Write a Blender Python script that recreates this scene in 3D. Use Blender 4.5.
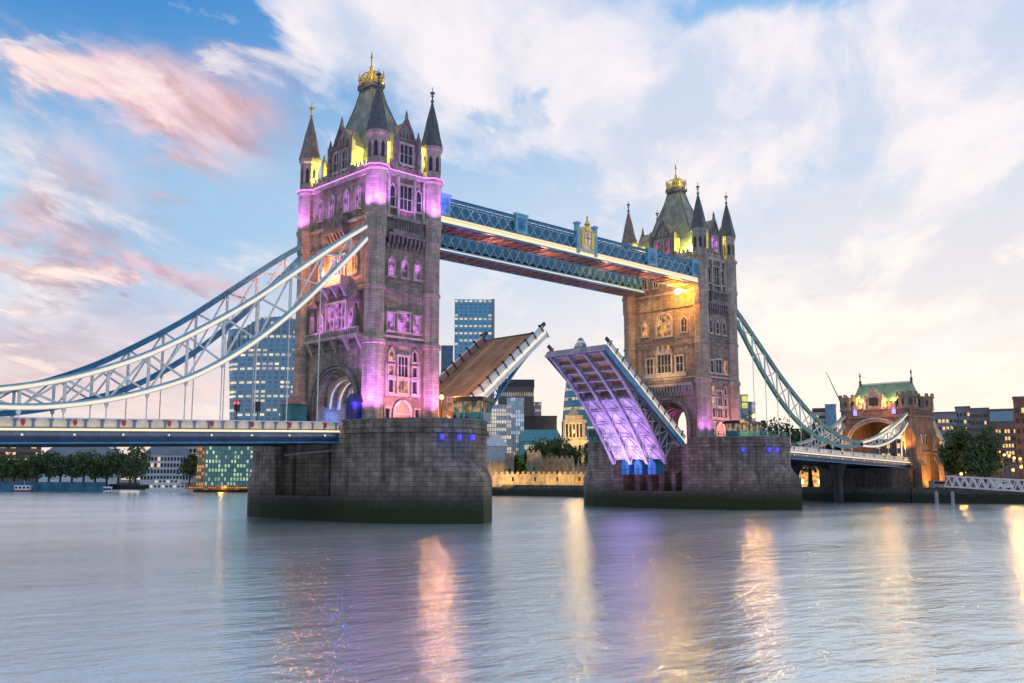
import bpy, math, random
from mathutils import Vector, Matrix
PI = math.pi
rad = math.radians
sc = bpy.context.scene
for o in list(bpy.data.objects): bpy.data.objects.remove(o)
col = sc.collection

# ------------------------------------------------------------------ camera
CAM = Vector((-87.54, -123.96, 4.97)); YAW = 0.76657; PITCH = 0.14137; FPX = 966.5
cd = bpy.data.cameras.new('camera'); cam = bpy.data.objects.new('camera', cd); col.objects.link(cam)
cam.location = CAM; cam.rotation_euler = (PI/2 + PITCH, 0, -YAW)
cd.sensor_width = 36; cd.lens = FPX/1024*36; cd.clip_start = 0.5; cd.clip_end = 12000
sc.camera = cam
sc.render.resolution_x = 1024; sc.render.resolution_y = 683

# ------------------------------------------------------------------ sky, sun, exposure
SUN_EL, SUN_AZ = rad(12), rad(98)            # low soft sun beyond the right edge, behind haze
world = bpy.data.worlds.new('World'); sc.world = world; world.use_nodes = True
def build_sky():
    nt = world.node_tree; N = nt.nodes; L = nt.links; N.clear()
    out = N.new('ShaderNodeOutputWorld'); bg = N.new('ShaderNodeBackground'); L.new(bg.outputs[0], out.inputs[0])
    def sock(node_input, v):
        if hasattr(v, 'links'): L.new(v, node_input)
        else: node_input.default_value = v
    def M(op, a, b=0.0, c=0.0, clamp=False):
        n = N.new('ShaderNodeMath'); n.operation = op; n.use_clamp = clamp
        sock(n.inputs[0], a); sock(n.inputs[1], b)
        if op in ('MULTIPLY_ADD', 'SMOOTH_MIN'): sock(n.inputs[2], c)
        return n.outputs[0]
    def mix(f, a, b):
        n = N.new('ShaderNodeMix'); n.data_type = 'RGBA'; n.clamp_factor = True
        sock(n.inputs[0], f); sock(n.inputs[6], a); sock(n.inputs[7], b); return n.outputs[2]
    def C(r, g, b):
        f = lambda v: ((v/255+0.055)/1.055)**2.4
        return (f(r), f(g), f(b), 1)
    def noise(vec, scale, detail, rough, dist=0):
        n = N.new('ShaderNodeTexNoise'); L.new(vec, n.inputs['Vector']); n.inputs['Scale'].default_value = scale
        n.inputs['Detail'].default_value = detail; n.inputs['Roughness'].default_value = rough
        n.inputs['Distortion'].default_value = dist; return n.outputs['Fac']
    def smooth(v, a, b):
        n = N.new('ShaderNodeMapRange'); n.interpolation_type = 'SMOOTHSTEP'
        sock(n.inputs[0], v); n.inputs[1].default_value = a; n.inputs[2].default_value = b; return n.outputs[0]
    tc = N.new('ShaderNodeTexCoord'); sp = N.new('ShaderNodeSeparateXYZ'); L.new(tc.outputs['Generated'], sp.inputs[0])
    x, y, z = sp.outputs
    az = M('ARCTAN2', x, y); el = M('ARCSINE', z)
    azd = M('MULTIPLY', az, 180/PI); eld = M('MULTIPLY', M('ABSOLUTE', el), 180/PI)
    # cloud-sheet coordinates (a flat layer seen in perspective), stretched along one wind direction
    zz = M('ADD', M('ABSOLUTE', z), 0.16)
    u = M('DIVIDE', x, zz); v = M('DIVIDE', y, zz)
    ca, sa = math.cos(rad(35)), math.sin(rad(35))
    uu = M('ADD', M('MULTIPLY', u, ca), M('MULTIPLY', v, sa)); vv = M('SUBTRACT', M('MULTIPLY', v, ca), M('MULTIPLY', u, sa))
    cv = N.new('ShaderNodeCombineXYZ'); L.new(M('MULTIPLY', uu, 0.8), cv.inputs[0]); L.new(M('MULTIPLY', vv, 1.35), cv.inputs[1])
    P = cv.outputs[0]
    n1 = noise(P, 1.15, 7, 0.56, 0.35)
    n2 = noise(P, 3.1, 7, 0.6, 0.6)
    sh = N.new('ShaderNodeVectorMath'); sh.operation = 'ADD'; L.new(P, sh.inputs[0]); sh.inputs[1].default_value = (5.2, 3.1, 7)
    n3 = noise(sh.outputs[0], 1.7, 6, 0.55, 0.4)
    mp4 = N.new('ShaderNodeMapping'); L.new(P, mp4.inputs[0]); mp4.inputs['Scale'].default_value = (1.0, 1.5, 1); mp4.inputs['Rotation'].default_value = (0, 0, rad(70))
    n4 = noise(mp4.outputs[0], 2.1, 8, 0.6, 0.5)
    warpA = M('MULTIPLY', M('SUBTRACT', n2, 0.5), 26); warpE = M('MULTIPLY', M('SUBTRACT', n3, 0.5), 16)
    A2 = M('ADD', azd, warpA); E2 = M('ADD', eld, warpE)
    def blob(px, py, sx, sy, amp, tilt=0.0):
        a0 = math.degrees(YAW) + math.degrees(math.atan((px-512)/FPX)); e0 = math.degrees(PITCH) + math.degrees(math.atan((341.5-py)/FPX))
        ka = math.degrees(sx/FPX); ke = math.degrees(sy/FPX)
        da = M('SUBTRACT', A2, a0); de = M('ADD', M('SUBTRACT', E2, e0), M('MULTIPLY', da, tilt))
        q = M('ADD', M('POWER', M('ABSOLUTE', M('DIVIDE', da, ka)), 2.0), M('POWER', M('ABSOLUTE', M('DIVIDE', de, ke)), 2.0))
        return M('MULTIPLY', M('POWER', 2.718, M('MULTIPLY', q, -1.0)), amp)
    # clear sky: blue overhead and to the left, milky near the horizon and to the right
    left = mix(smooth(eld, 15, 27), mix(smooth(eld, 3, 14), C(226, 205, 212), C(150, 190, 224)), C(58, 132, 200))
    left = mix(smooth(eld, 28, 75), left, C(120, 170, 218))
    right = mix(smooth(eld, 2, 32), C(240, 232, 230), C(105, 170, 224))
    right = mix(smooth(eld, 30, 80), right, C(140, 182, 222))
    azw = M('ABSOLUTE', M('SUBTRACT', azd, 70))
    base = mix(smooth(azw, 10, 52), right, left)
    sky = N.new('ShaderNodeTexSky'); sky.sky_type = 'NISHITA'; sky.sun_disc = False
    sky.sun_elevation = SUN_EL; sky.sun_rotation = SUN_AZ
    nsk = N.new('ShaderNodeVectorMath'); nsk.operation = 'SCALE'; L.new(sky.outputs[0], nsk.inputs[0]); nsk.inputs[3].default_value = 0.11
    base = mix(0.12, base, nsk.outputs[0])
    # white and lavender high cloud
    cov = M('ADD', n1, M('MULTIPLY', M('SUBTRACT', n2, 0.5), 0.42))
    bias = None
    for b in [(430, 40, 180, 100, .23), (330, 120, 90, 60, .05), (620, 130, 130, 80, .18), (900, 120, 200, 110, .17), (900, 300, 200, 90, .20),
              (70, 45, 130, 55, -.42), (35, 8, 30, 14, .42), (152, 36, 26, 14, .45), (38, 94, 40, 9, .40), (205, 15, 60, 26, -.14), (260, 60, 60, 50, .22), (245, 195, 80, 66, -.28), (60, 300, 160, 70, .10), (520, 92, 44, 28, -.22), (440, 165, 40, 30, -.14), (560, 165, 60, 24, -.12), (800, 18, 90, 24, -.26), (600, 215, 110, 34, -.12), (850, 215, 90, 22, -.12), (690, 75, 60, 20, -.12)]:
        t = blob(*b); bias = t if bias is None else M('ADD', bias, t)
    covw = smooth(M('ADD', M('ADD', cov, bias), M('MULTIPLY', smooth(eld, 30, 50), .16)), 0.45, 0.70)
    cw = mix(smooth(M('ADD', M('MULTIPLY', n3, .5), M('MULTIPLY', n4, .5)), 0.42, 0.60), C(188, 200, 220), C(240, 230, 230))
    warmw = mix(smooth(M('ADD', M('MULTIPLY', n3, .45), M('MULTIPLY', n4, .55)), 0.42, 0.57), mix(smooth(eld, 3, 24), C(230, 220, 216), C(196, 204, 222)), mix(smooth(eld, 3, 24), C(246, 236, 224), C(238, 228, 230)))
    cw = mix(smooth(azw, 10, 42), warmw, cw)
    c1 = mix(M('MULTIPLY', covw, 0.9), base, cw)
    # pink and mauve banks to the left
    pk = None
    for b in [(165, 145, 100, 58, .74, .30), (95, 130, 60, 22, .30, 0), (150, 288, 95, 26, .62, 0.1), (20, 232, 85, 42, .52, .1), (10, 345, 110, 36, .40), (245, 80, 50, 40, .22), (120, 390, 200, 26, .3)]:
        t = blob(*b); pk = t if pk is None else M('ADD', pk, t)
    pkm = smooth(M('ADD', pk, M('MULTIPLY', M('SUBTRACT', n2, 0.5), 0.9)), 0.06, 0.74)
    low = smooth(eld, 6, 17)
    pc = mix(low, C(214, 178, 190), C(232, 200, 206))
    mauve = mix(low, C(134, 120, 150), C(190, 144, 146))
    pcol = mix(smooth(M('ADD', M('MULTIPLY', n3, .4), M('MULTIPLY', n4, .6)), 0.40, 0.56), pc, mauve)
    pcol = mix(smooth(n2, 0.5, 0.66), pcol, C(246, 220, 212))
    c2 = mix(M('MULTIPLY', pkm, 0.9), c1, pcol)
    # glow of the low sun near the horizon
    hz = M('SUBTRACT', 1.0, smooth(eld, 0, 11))
    c3 = mix(M('MULTIPLY', hz, 0.66), c2, mix(smooth(azw, 8, 50), C(250, 233, 208), C(240, 218, 204)))
    up = N.new('ShaderNodeVectorMath'); up.operation = 'SCALE'; L.new(c3, up.inputs[0]); up.inputs[3].default_value = 10.0
    L.new(up.outputs[0], bg.inputs[0]); bg.inputs[1].default_value = 0.1
build_sky()
world.cycles.sampling_method = 'MANUAL'; world.cycles.sample_map_resolution = 512
sd = bpy.data.lights.new('sun', 'SUN'); sd.energy = 0.6; sd.angle = rad(40); sd.color = (1, .86, .74)
sun = bpy.data.objects.new('sun', sd); col.objects.link(sun)
sdir = Vector((math.sin(SUN_AZ)*math.cos(SUN_EL), math.cos(SUN_AZ)*math.cos(SUN_EL), math.sin(SUN_EL)))
sun.rotation_euler = sdir.to_track_quat('Z', 'Y').to_euler()
vs = sc.view_settings; vs.view_transform = 'Standard'; vs.look = 'None'; vs.gamma = 1; vs.exposure = 0.27; vs.use_curve_mapping = False

# ------------------------------------------------------------------ helpers
WM = {}                                       # world matrix of every parent
def tag(o, label=None, cat=None, group=None, kind=None):
    if label: o['label'] = label
    if cat: o['category'] = cat
    if group: o['group'] = group
    if kind: o['kind'] = kind
    return o
def empty(name, loc, rz=0.0, label=None, cat=None, group=None):
    o = bpy.data.objects.new(name, None); col.objects.link(o); o.location = loc; o.rotation_euler = (0, 0, rz)
    o.empty_display_size = 0.5
    WM[o.name] = Matrix.Translation(Vector(loc)) @ Matrix.Rotation(rz, 4, 'Z')
    return tag(o, label, cat, group)
class MB:
    def __init__(s): s.v = []; s.f = []
    def add(s, vs_, fs):
        k = len(s.v); s.v += [tuple(p) for p in vs_]; s.f += [tuple(i+k for i in f) for f in fs]; return s
    def hexa(s, p): return s.add(p, [(0,3,2,1),(4,5,6,7),(0,1,5,4),(1,2,6,5),(2,3,7,6),(3,0,4,7)])
    def box(s, x0, x1, y0, y1, z0, z1):
        return s.hexa([(x0,y0,z0),(x1,y0,z0),(x1,y1,z0),(x0,y1,z0),(x0,y0,z1),(x1,y0,z1),(x1,y1,z1),(x0,y1,z1)])
    def bar(s, a, b, w, h, up=(0,0,1)):
        a = Vector(a); b = Vector(b); d = (b-a)
        if d.length < 1e-6: return s
        d.normalize(); up = Vector(up)
        r = d.cross(up)
        if r.length < 1e-3: r = d.cross(Vector((1,0,0)))
        r.normalize(); n = r.cross(d)
        r = r*w/2; n = n*h/2
        return s.hexa([a-r-n, a+r-n, b+r-n, b-r-n, a-r+n, a+r+n, b+r+n, b-r+n])
    def prism(s, poly, z0, z1, poly2=None):
        n = len(poly); p2 = poly2 or poly
        return s.add([(p[0],p[1],z0) for p in poly]+[(p[0],p[1],z1) for p in p2],
                     [tuple(range(n-1,-1,-1)), tuple(range(n,2*n))]+[(i,(i+1)%n,n+(i+1)%n,n+i) for i in range(n)])
    def lathe(s, c, prof, n=12, ph=0.0):
        k = len(prof); vs_ = []; fs = []
        for r, z in prof:
            for i in range(n):
                a = ph+2*PI*i/n; vs_.append((c[0]+r*math.cos(a), c[1]+r*math.sin(a), c[2]+z))
        for j in range(k-1):
            for i in range(n): fs.append((j*n+i, j*n+(i+1)%n, (j+1)*n+(i+1)%n, (j+1)*n+i))
        fs.append(tuple(range(n-1,-1,-1))); fs.append(tuple((k-1)*n+i for i in range(n)))
        return s.add(vs_, fs)
    def tube(s, a, b, r, n=6, r2=None):
        a = Vector(a); b = Vector(b); d = (b-a).normalized(); q = d.orthogonal().normalized(); w = d.cross(q); r2 = r if r2 is None else r2
        vs_ = [a+(q*math.cos(2*PI*i/n)+w*math.sin(2*PI*i/n))*r for i in range(n)]+[b+(q*math.cos(2*PI*i/n)+w*math.sin(2*PI*i/n))*r2 for i in range(n)]
        return s.add(vs_, [tuple(range(n-1,-1,-1)), tuple(range(n,2*n))]+[(i,(i+1)%n,n+(i+1)%n,n+i) for i in range(n)])
    def slab(s, pts, off):                     # planar polygon thickened by the vector off
        n = len(pts); off = Vector(off)
        return s.add([tuple(p) for p in pts]+[tuple(Vector(p)+off) for p in pts],
                     [tuple(range(n-1,-1,-1)), tuple(range(n,2*n))]+[(i,(i+1)%n,n+(i+1)%n,n+i) for i in range(n)])
    def build(s, name, mat, parent=None, smooth=False, recalc=True, origin=None):
        if parent is not None:
            m = WM[parent.name]; inv = m.inverted(); vv = [inv @ Vector(p) for p in s.v]
        else:
            if origin is None:
                xs = [p[0] for p in s.v]; ys = [p[1] for p in s.v]; zs = [p[2] for p in s.v]
                origin = ((min(xs)+max(xs))/2, (min(ys)+max(ys))/2, min(zs))
            m = Matrix.Translation(Vector(origin)); vv = [Vector(p)-Vector(origin) for p in s.v]
        me = bpy.data.meshes.new(name); me.from_pydata(vv, [], s.f)
        if recalc:
            import bmesh
            b = bmesh.new(); b.from_mesh(me); bmesh.ops.recalc_face_normals(b, faces=b.faces); b.to_mesh(me); b.free()
        if smooth: me.shade_smooth()
        me.materials.append(mat)
        o = bpy.data.objects.new(name, me); col.objects.link(o)
        if parent is not None: o.parent = parent
        else: o.location = origin
        WM[o.name] = m
        return o
def copy_tree(o, parent=None):
    c = o.copy(); col.objects.link(c); c.parent = parent
    for ch in [k for k in bpy.data.objects if k.parent == o]: copy_tree(ch, c)
    return c
def move(o, loc, rz=None):
    o.location = loc
    if rz is not None: o.rotation_euler = (0, 0, rz)
_F = Vector((math.sin(YAW), math.cos(YAW), 0)); _R = Vector((math.cos(YAW), -math.sin(YAW), 0))
def at(px, py, depth):                         # a real point at a given distance in front of the viewpoint
    F = _F*math.cos(PITCH)+Vector((0,0,math.sin(PITCH))); U = _R.cross(F)
    d = F + _R*(px-512)/FPX - U*(py-341.5)/FPX
    return CAM + d*(depth/d.dot(_F))

# ------------------------------------------------------------------ materials
def S(r, g, b):
    f = lambda v: ((v/255+0.055)/1.055)**2.4
    return (f(r), f(g), f(b))
def mat(name, c, rough=0.7, metal=0.0, var=0.15, scale=1.5, bump=0.0, bscale=None, emis=None, es=0.0, c2=None, spec=0.4):
    m = bpy.data.materials.new(name); m.use_nodes = True; nt = m.node_tree; N = nt.nodes; L = nt.links
    b = N['Principled BSDF']; b.inputs['Roughness'].default_value = rough; b.inputs['Metallic'].default_value = metal
    b.inputs['Specular IOR Level'].default_value = spec
    g = N.new('ShaderNodeNewGeometry'); n = N.new('ShaderNodeTexNoise'); L.new(g.outputs['Position'], n.inputs['Vector'])
    n.inputs['Scale'].default_value = scale; n.inputs['Detail'].default_value = 5
    mx = N.new('ShaderNodeMix'); mx.data_type = 'RGBA'
    c2 = c2 or tuple(v*(1-var*2.2) for v in c)
    mr = N.new('ShaderNodeMapRange'); L.new(n.outputs['Fac'], mr.inputs[0]); mr.inputs[1].default_value = .32; mr.inputs[2].default_value = .68
    L.new(mr.outputs[0], mx.inputs[0]); mx.inputs[6].default_value = (*c2, 1); mx.inputs[7].default_value = (*c, 1)
    L.new(mx.outputs[2], b.inputs['Base Color'])
    if bump:
        n2 = N.new('ShaderNodeTexNoise'); L.new(g.outputs['Position'], n2.inputs['Vector']); n2.inputs['Scale'].default_value = bscale or scale*4
        bp = N.new('ShaderNodeBump'); bp.inputs['Strength'].default_value = bump; bp.inputs['Distance'].default_value = .1
        L.new(n2.outputs['Fac'], bp.inputs['Height']); L.new(bp.outputs[0], b.inputs['Normal'])
    if emis:
        b.inputs['Emission Color'].default_value = (*emis, 1); b.inputs['Emission Strength'].default_value = es
    return m
def masonry(name, c1, c2, mortar, bw, bh, ms=0.02, bump=0.5, grime=None, gz=None, stain=0.5, rough=0.85):
    m = bpy.data.materials.new(name); m.use_nodes = True; nt = m.node_tree; N = nt.nodes; L = nt.links
    b = N['Principled BSDF']; b.inputs['Roughness'].default_value = rough; b.inputs['Specular IOR Level'].default_value = .3
    g = N.new('ShaderNodeNewGeometry'); sp = N.new('ShaderNodeSeparateXYZ'); L.new(g.outputs['Position'], sp.inputs[0])
    ad = N.new('ShaderNodeMath'); ad.operation = 'SUBTRACT'; L.new(sp.outputs[0], ad.inputs[0]); L.new(sp.outputs[1], ad.inputs[1])
    cb = N.new('ShaderNodeCombineXYZ'); L.new(ad.outputs[0], cb.inputs[0]); L.new(sp.outputs[2], cb.inputs[1])
    br = N.new('ShaderNodeTexBrick'); L.new(cb.outputs[0], br.inputs['Vector']); br.inputs['Scale'].default_value = 1
    br.inputs['Brick Width'].default_value = bw; br.inputs['Row Height'].default_value = bh; br.inputs['Mortar Size'].default_value = ms
    br.inputs['Color1'].default_value = (*c1,1); br.inputs['Color2'].default_value = (*c2,1); br.inputs['Mortar'].default_value = (*mortar,1)
    br.inputs['Bias'].default_value = 0
    n = N.new('ShaderNodeTexNoise'); L.new(g.outputs['Position'], n.inputs['Vector']); n.inputs['Scale'].default_value = .35; n.inputs['Detail'].default_value = 8; n.inputs['Roughness'].default_value = .65
    mp = N.new('ShaderNodeMapping'); L.new(g.outputs['Position'], mp.inputs[0]); mp.inputs['Scale'].default_value = (1.6, 1.6, .16)
    ns = N.new('ShaderNodeTexNoise'); L.new(mp.outputs[0], ns.inputs['Vector']); ns.inputs['Scale'].default_value = .8; ns.inputs['Detail'].default_value = 6
    mu = N.new('ShaderNodeMath'); mu.operation = 'MULTIPLY'; L.new(n.outputs['Fac'], mu.inputs[0]); L.new(ns.outputs['Fac'], mu.inputs[1])
    mr = N.new('ShaderNodeMapRange'); L.new(mu.outputs[0], mr.inputs[0]); mr.inputs[1].default_value = .14; mr.inputs[2].default_value = .36
    mr.inputs[3].default_value = 1-stain; mr.inputs[4].default_value = 1.15
    vm = N.new('ShaderNodeVectorMath'); vm.operation = 'SCALE'; L.new(br.outputs['Color'], vm.inputs[0]); L.new(mr.outputs[0], vm.inputs[3])
    colr = vm.outputs[0]
    if grime:
        for (zlo, zhi, gc, amt) in grime:
            wob = N.new('ShaderNodeMath'); wob.operation = 'MULTIPLY_ADD'; L.new(ns.outputs['Fac'], wob.inputs[0]); wob.inputs[1].default_value = -2.6; L.new(sp.outputs[2], wob.inputs[2])
            r = N.new('ShaderNodeMapRange'); L.new(wob.outputs[0], r.inputs[0]); r.inputs[1].default_value = zlo-1.3; r.inputs[2].default_value = zhi-1.3
            r.inputs[3].default_value = amt; r.inputs[4].default_value = 0
            mx = N.new('ShaderNodeMix'); mx.data_type = 'RGBA'; L.new(r.outputs[0], mx.inputs[0]); L.new(colr, mx.inputs[6]); mx.inputs[7].default_value = (*gc, 1)
            colr = mx.outputs[2]
    L.new(colr, b.inputs['Base Color'])
    bp = N.new('ShaderNodeBump'); bp.inputs['Strength'].default_value = bump; bp.inputs['Distance'].default_value = .12
    sb = N.new('ShaderNodeMath'); sb.operation = 'SUBTRACT'; L.new(n.outputs['Fac'], sb.inputs[0]); L.new(br.outputs['Fac'], sb.inputs[1])
    L.new(sb.outputs[0], bp.inputs['Height']); L.new(bp.outputs[0], b.inputs['Normal'])
    return m
def lamp_mat(name, c, s):
    m = bpy.data.materials.new(name); m.use_nodes = True; b = m.node_tree.nodes['Principled BSDF']
    b.inputs['Base Color'].default_value = (.08,.08,.08,1); b.inputs['Emission Color'].default_value = (*c, 1); b.inputs['Emission Strength'].default_value = s
    return m
def pane_mat(name, c, s, dark=(.02,.02,.035)):
    m = bpy.data.materials.new(name); m.use_nodes = True; nt = m.node_tree; N = nt.nodes; L = nt.links; b = N['Principled BSDF']
    b.inputs['Base Color'].default_value = (*dark, 1); b.inputs['Roughness'].default_value = .15
    g = N.new('ShaderNodeNewGeometry'); n = N.new('ShaderNodeTexNoise'); L.new(g.outputs['Position'], n.inputs['Vector']); n.inputs['Scale'].default_value = .9; n.inputs['Detail'].default_value = 3
    r = N.new('ShaderNodeMapRange'); L.new(n.outputs['Fac'], r.inputs[0]); r.inputs[1].default_value = .42; r.inputs[2].default_value = .6; r.inputs[3].default_value = s*.08; r.inputs[4].default_value = s
    b.inputs['Emission Color'].default_value = (*c, 1); L.new(r.outputs[0], b.inputs['Emission Strength']); return m
def curtain(name, glass, lit, fw, fh, litfrac, es=1.0, frame=(.12,.14,.16), bandbias=0.0, ms=.18, seg=2):
    """glass curtain wall: storeys and bays of a grid, some bays lit from inside"""
    m = bpy.data.materials.new(name); m.use_nodes = True; nt = m.node_tree; N = nt.nodes; L = nt.links
    b = N['Principled BSDF']; b.inputs['Roughness'].default_value = .22; b.inputs['Metallic'].default_value = .35
    tc = N.new('ShaderNodeTexCoord'); sp = N.new('ShaderNodeSeparateXYZ'); L.new(tc.outputs['Object'], sp.inputs[0])
    ad = N.new('ShaderNodeMath'); ad.operation = 'ADD'; L.new(sp.outputs[0], ad.inputs[0]); L.new(sp.outputs[1], ad.inputs[1])
    cb = N.new('ShaderNodeCombineXYZ'); L.new(ad.outputs[0], cb.inputs[0]); L.new(sp.outputs[2], cb.inputs[1])
    br = N.new('ShaderNodeTexBrick'); L.new(cb.outputs[0], br.inputs['Vector']); br.offset = 0; br.inputs['Scale'].default_value = 1
    br.inputs['Brick Width'].default_value = fw; br.inputs['Row Height'].default_value = fh; br.inputs['Mortar Size'].default_value = ms
    br.inputs['Color1'].default_value = (*glass,1); br.inputs['Color2'].default_value = tuple(v*1.5 for v in glass)+(1,); br.inputs['Mortar'].default_value = (*frame,1)
    L.new(br.outputs['Color'], b.inputs['Base Color'])
    # random lit bays: noise stretched along the storeys, snapped to the grid
    fx = N.new('ShaderNodeMath'); fx.operation = 'SNAP'; L.new(ad.outputs[0], fx.inputs[0]); fx.inputs[1].default_value = fw*seg
    fz = N.new('ShaderNodeMath'); fz.operation = 'SNAP'; L.new(sp.outputs[2], fz.inputs[0]); fz.inputs[1].default_value = fh
    c3 = N.new('ShaderNodeCombineXYZ'); L.new(fx.outputs[0], c3.inputs[0]); L.new(fz.outputs[0], c3.inputs[1])
    wn = N.new('ShaderNodeTexWhiteNoise'); wn.noise_dimensions = '2D'; L.new(c3.outputs[0], wn.inputs['Vector'])
    wr = N.new('ShaderNodeTexWhiteNoise'); wr.noise_dimensions = '1D'; L.new(fz.outputs[0], wr.inputs['W'])
    mm = N.new('ShaderNodeMath'); mm.operation = 'MULTIPLY_ADD'; L.new(wr.outputs['Value'], mm.inputs[0]); mm.inputs[1].default_value = bandbias; L.new(wn.outputs['Value'], mm.inputs[2])
    gt = N.new('ShaderNodeMath'); gt.operation = 'GREATER_THAN'; L.new(mm.outputs[0], gt.inputs[0]); gt.inputs[1].default_value = 1+bandbias*.5-litfrac
    iv = N.new('ShaderNodeMath'); iv.operation = 'SUBTRACT'; iv.inputs[0].default_value = 1; L.new(br.outputs['Fac'], iv.inputs[1])
    m2 = N.new('ShaderNodeMath'); m2.operation = 'MULTIPLY'; L.new(gt.outputs[0], m2.inputs[0]); L.new(iv.outputs[0], m2.inputs[1])
    m3 = N.new('ShaderNodeMath'); m3.operation = 'MULTIPLY'; L.new(m2.outputs[0], m3.inputs[0]); 
    nz = N.new('ShaderNodeTexNoise'); L.new(tc.outputs['Object'], nz.inputs['Vector']); nz.inputs['Scale'].default_value = .12; nz.inputs['Detail'].default_value = 4
    zr = N.new('ShaderNodeMapRange'); L.new(nz.outputs['Fac'], zr.inputs[0]); zr.inputs[1].default_value = .35; zr.inputs[2].default_value = .65; zr.inputs[3].default_value = es*.3; zr.inputs[4].default_value = es*1.15
    L.new(zr.outputs[0], m3.inputs[1])
    b.inputs['Emission Color'].default_value = (*lit,1); L.new(m3.outputs[0], b.inputs['Emission Strength'])
    return m

ST = masonry('tower_stone', (.41,.335,.275), (.27,.215,.18), (.16,.135,.12), 1.0, .36, .018, .55, stain=.45)
ST2 = masonry('tower_ashlar', (.46,.39,.33), (.34,.285,.24), (.19,.165,.145), 1.2, .42, .018, .4, stain=.4)
TRIM = mat('carved_pale_stone', (.52,.47,.42), .8, var=.2, scale=.9, bump=.3)
TRIMD = mat('weathered_carved_stone', (.27,.24,.24), .85, var=.25, scale=1.2, bump=.4)
PIER = masonry('pier_granite', (.31,.25,.20), (.20,.16,.132), (.10,.083,.07), 1.8, .66, .034, .8,
               grime=[(1.9, 4.6, (.05,.043,.038), .85), (.9, 2.4, (.020,.036,.006), .85)], stain=.6)
SLATE = mat('green_grey_slate', (.26,.29,.25), .5, var=.2, scale=.7, bump=.35, bscale=5, c2=(.12,.14,.135))
SLATED = mat('dark_slate', (.11,.12,.14), .55, var=.22, scale=1.4, bump=.4, bscale=6)
CONEB = mat('brown_stone_cone', (.30,.24,.22), .8, var=.22, scale=1.2, bump=.3)
COPPER = mat('weathered_copper', (.22,.33,.25), .6, var=.2, scale=.6, bump=.3, bscale=4)
GOLD = mat('gilding', (.85,.58,.16), .32, .9, var=.15, scale=3)
BLUE = mat('blue_paint', (.06,.30,.52), .45, var=.18, scale=1.0, bump=.1)
BLUEL = mat('pale_blue_paint', (.22,.52,.68), .45, var=.15, scale=1.0)
NAVY = mat('navy_paint', (.02,.06,.15), .4, var=.2, scale=.8)
TEAL = mat('teal_paint', (.04,.27,.30), .45, var=.18, scale=1.0)
TEALG = mat('sea_green_paint', (.16,.38,.34), .45, var=.18, scale=.8)
WHITE = mat('white_paint', (.86,.84,.79), .45, var=.13, scale=1.6)
WHITEB = mat('bluish_white_paint', (.72,.77,.80), .45, var=.12, scale=.8)
DARK = mat('dark_iron', (.03,.032,.038), .5, var=.2, scale=1)
STEELB = mat('blue_grey_paint', (.16,.22,.34), .5)
STEEL = mat('grey_steel', (.30,.29,.33), .5, var=.2, scale=.8, bump=.15)
RUST = mat('red_brown_soffit', (.20,.11,.12), .6, var=.25, scale=.5)
TIMBER = mat('road_timber', (.52,.33,.18), .75, var=.3, scale=.25, c2=(.30,.18,.10), bump=.3, bscale=3)
TIMB2 = mat('worn_road_timber', (.44,.27,.15), .75, var=.32, scale=.4, c2=(.23,.13,.08), bump=.3, bscale=3)
ASPH = mat('asphalt', (.05,.05,.052), .9, var=.2, scale=.6, bump=.3, bscale=12)
GLASSD = mat('dark_window_glass', (.03,.035,.05), .12, var=.3, scale=2)
BRICK = masonry('orange_brick', (.33,.17,.11), (.24,.12,.085), (.2,.17,.15), .45, .16, .012, .3, stain=.35)
P_PUR = pane_mat('violet_pane_glow', S(216,128,228), .95)  # pane glow stands in for violet lamps in the window niches
P_PNK = pane_mat('window_lit_magenta', S(222,84,150), .7)
P_WRM = pane_mat('window_lit_amber', S(255,176,84), 1.0)
LED_W = lamp_mat('warm_white_led', S(255,222,176), 1.0)
LED_C = lamp_mat('white_led', S(250,238,215), .8)
LED_P = lamp_mat('violet_led', S(232,110,240), 2.2)
LED_B = lamp_mat('blue_lamp_glass', (.035,.03,1.0), 1.3)
BULB_O = lamp_mat('sodium_lamp_glass', (1.0,.30,.05), 3.2)
FLOOD = lamp_mat('flood_lamp_glass', (1.0,.40,.05), 200)
FLOODR = lamp_mat('lamp_glass_bright', (1.0,.26,.10), 220)
BULB_Y = lamp_mat('yellow_lamp_glass', (1.0,.50,.14), 3.5)
RED_L = lamp_mat('red_signal_glass', (1.0,.03,.03), 5)

def light(kind, loc, energy, color, target=None, size=.5, spot=70, blend=.6, name='floodlight'):
    d = bpy.data.lights.new(name, kind); d.energy = energy; d.color = color
    if kind == 'SPOT': d.spot_size = rad(spot); d.spot_blend = blend; d.shadow_soft_size = size
    elif kind == 'POINT': d.shadow_soft_size = size
    elif kind == 'AREA': d.size = size
    o = bpy.data.objects.new(name, d); col.objects.link(o); o.location = loc
    if target is not None:
        o.rotation_euler = (Vector(target)-Vector(loc)).to_track_quat('-Z', 'Y').to_euler()
    return o

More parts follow.
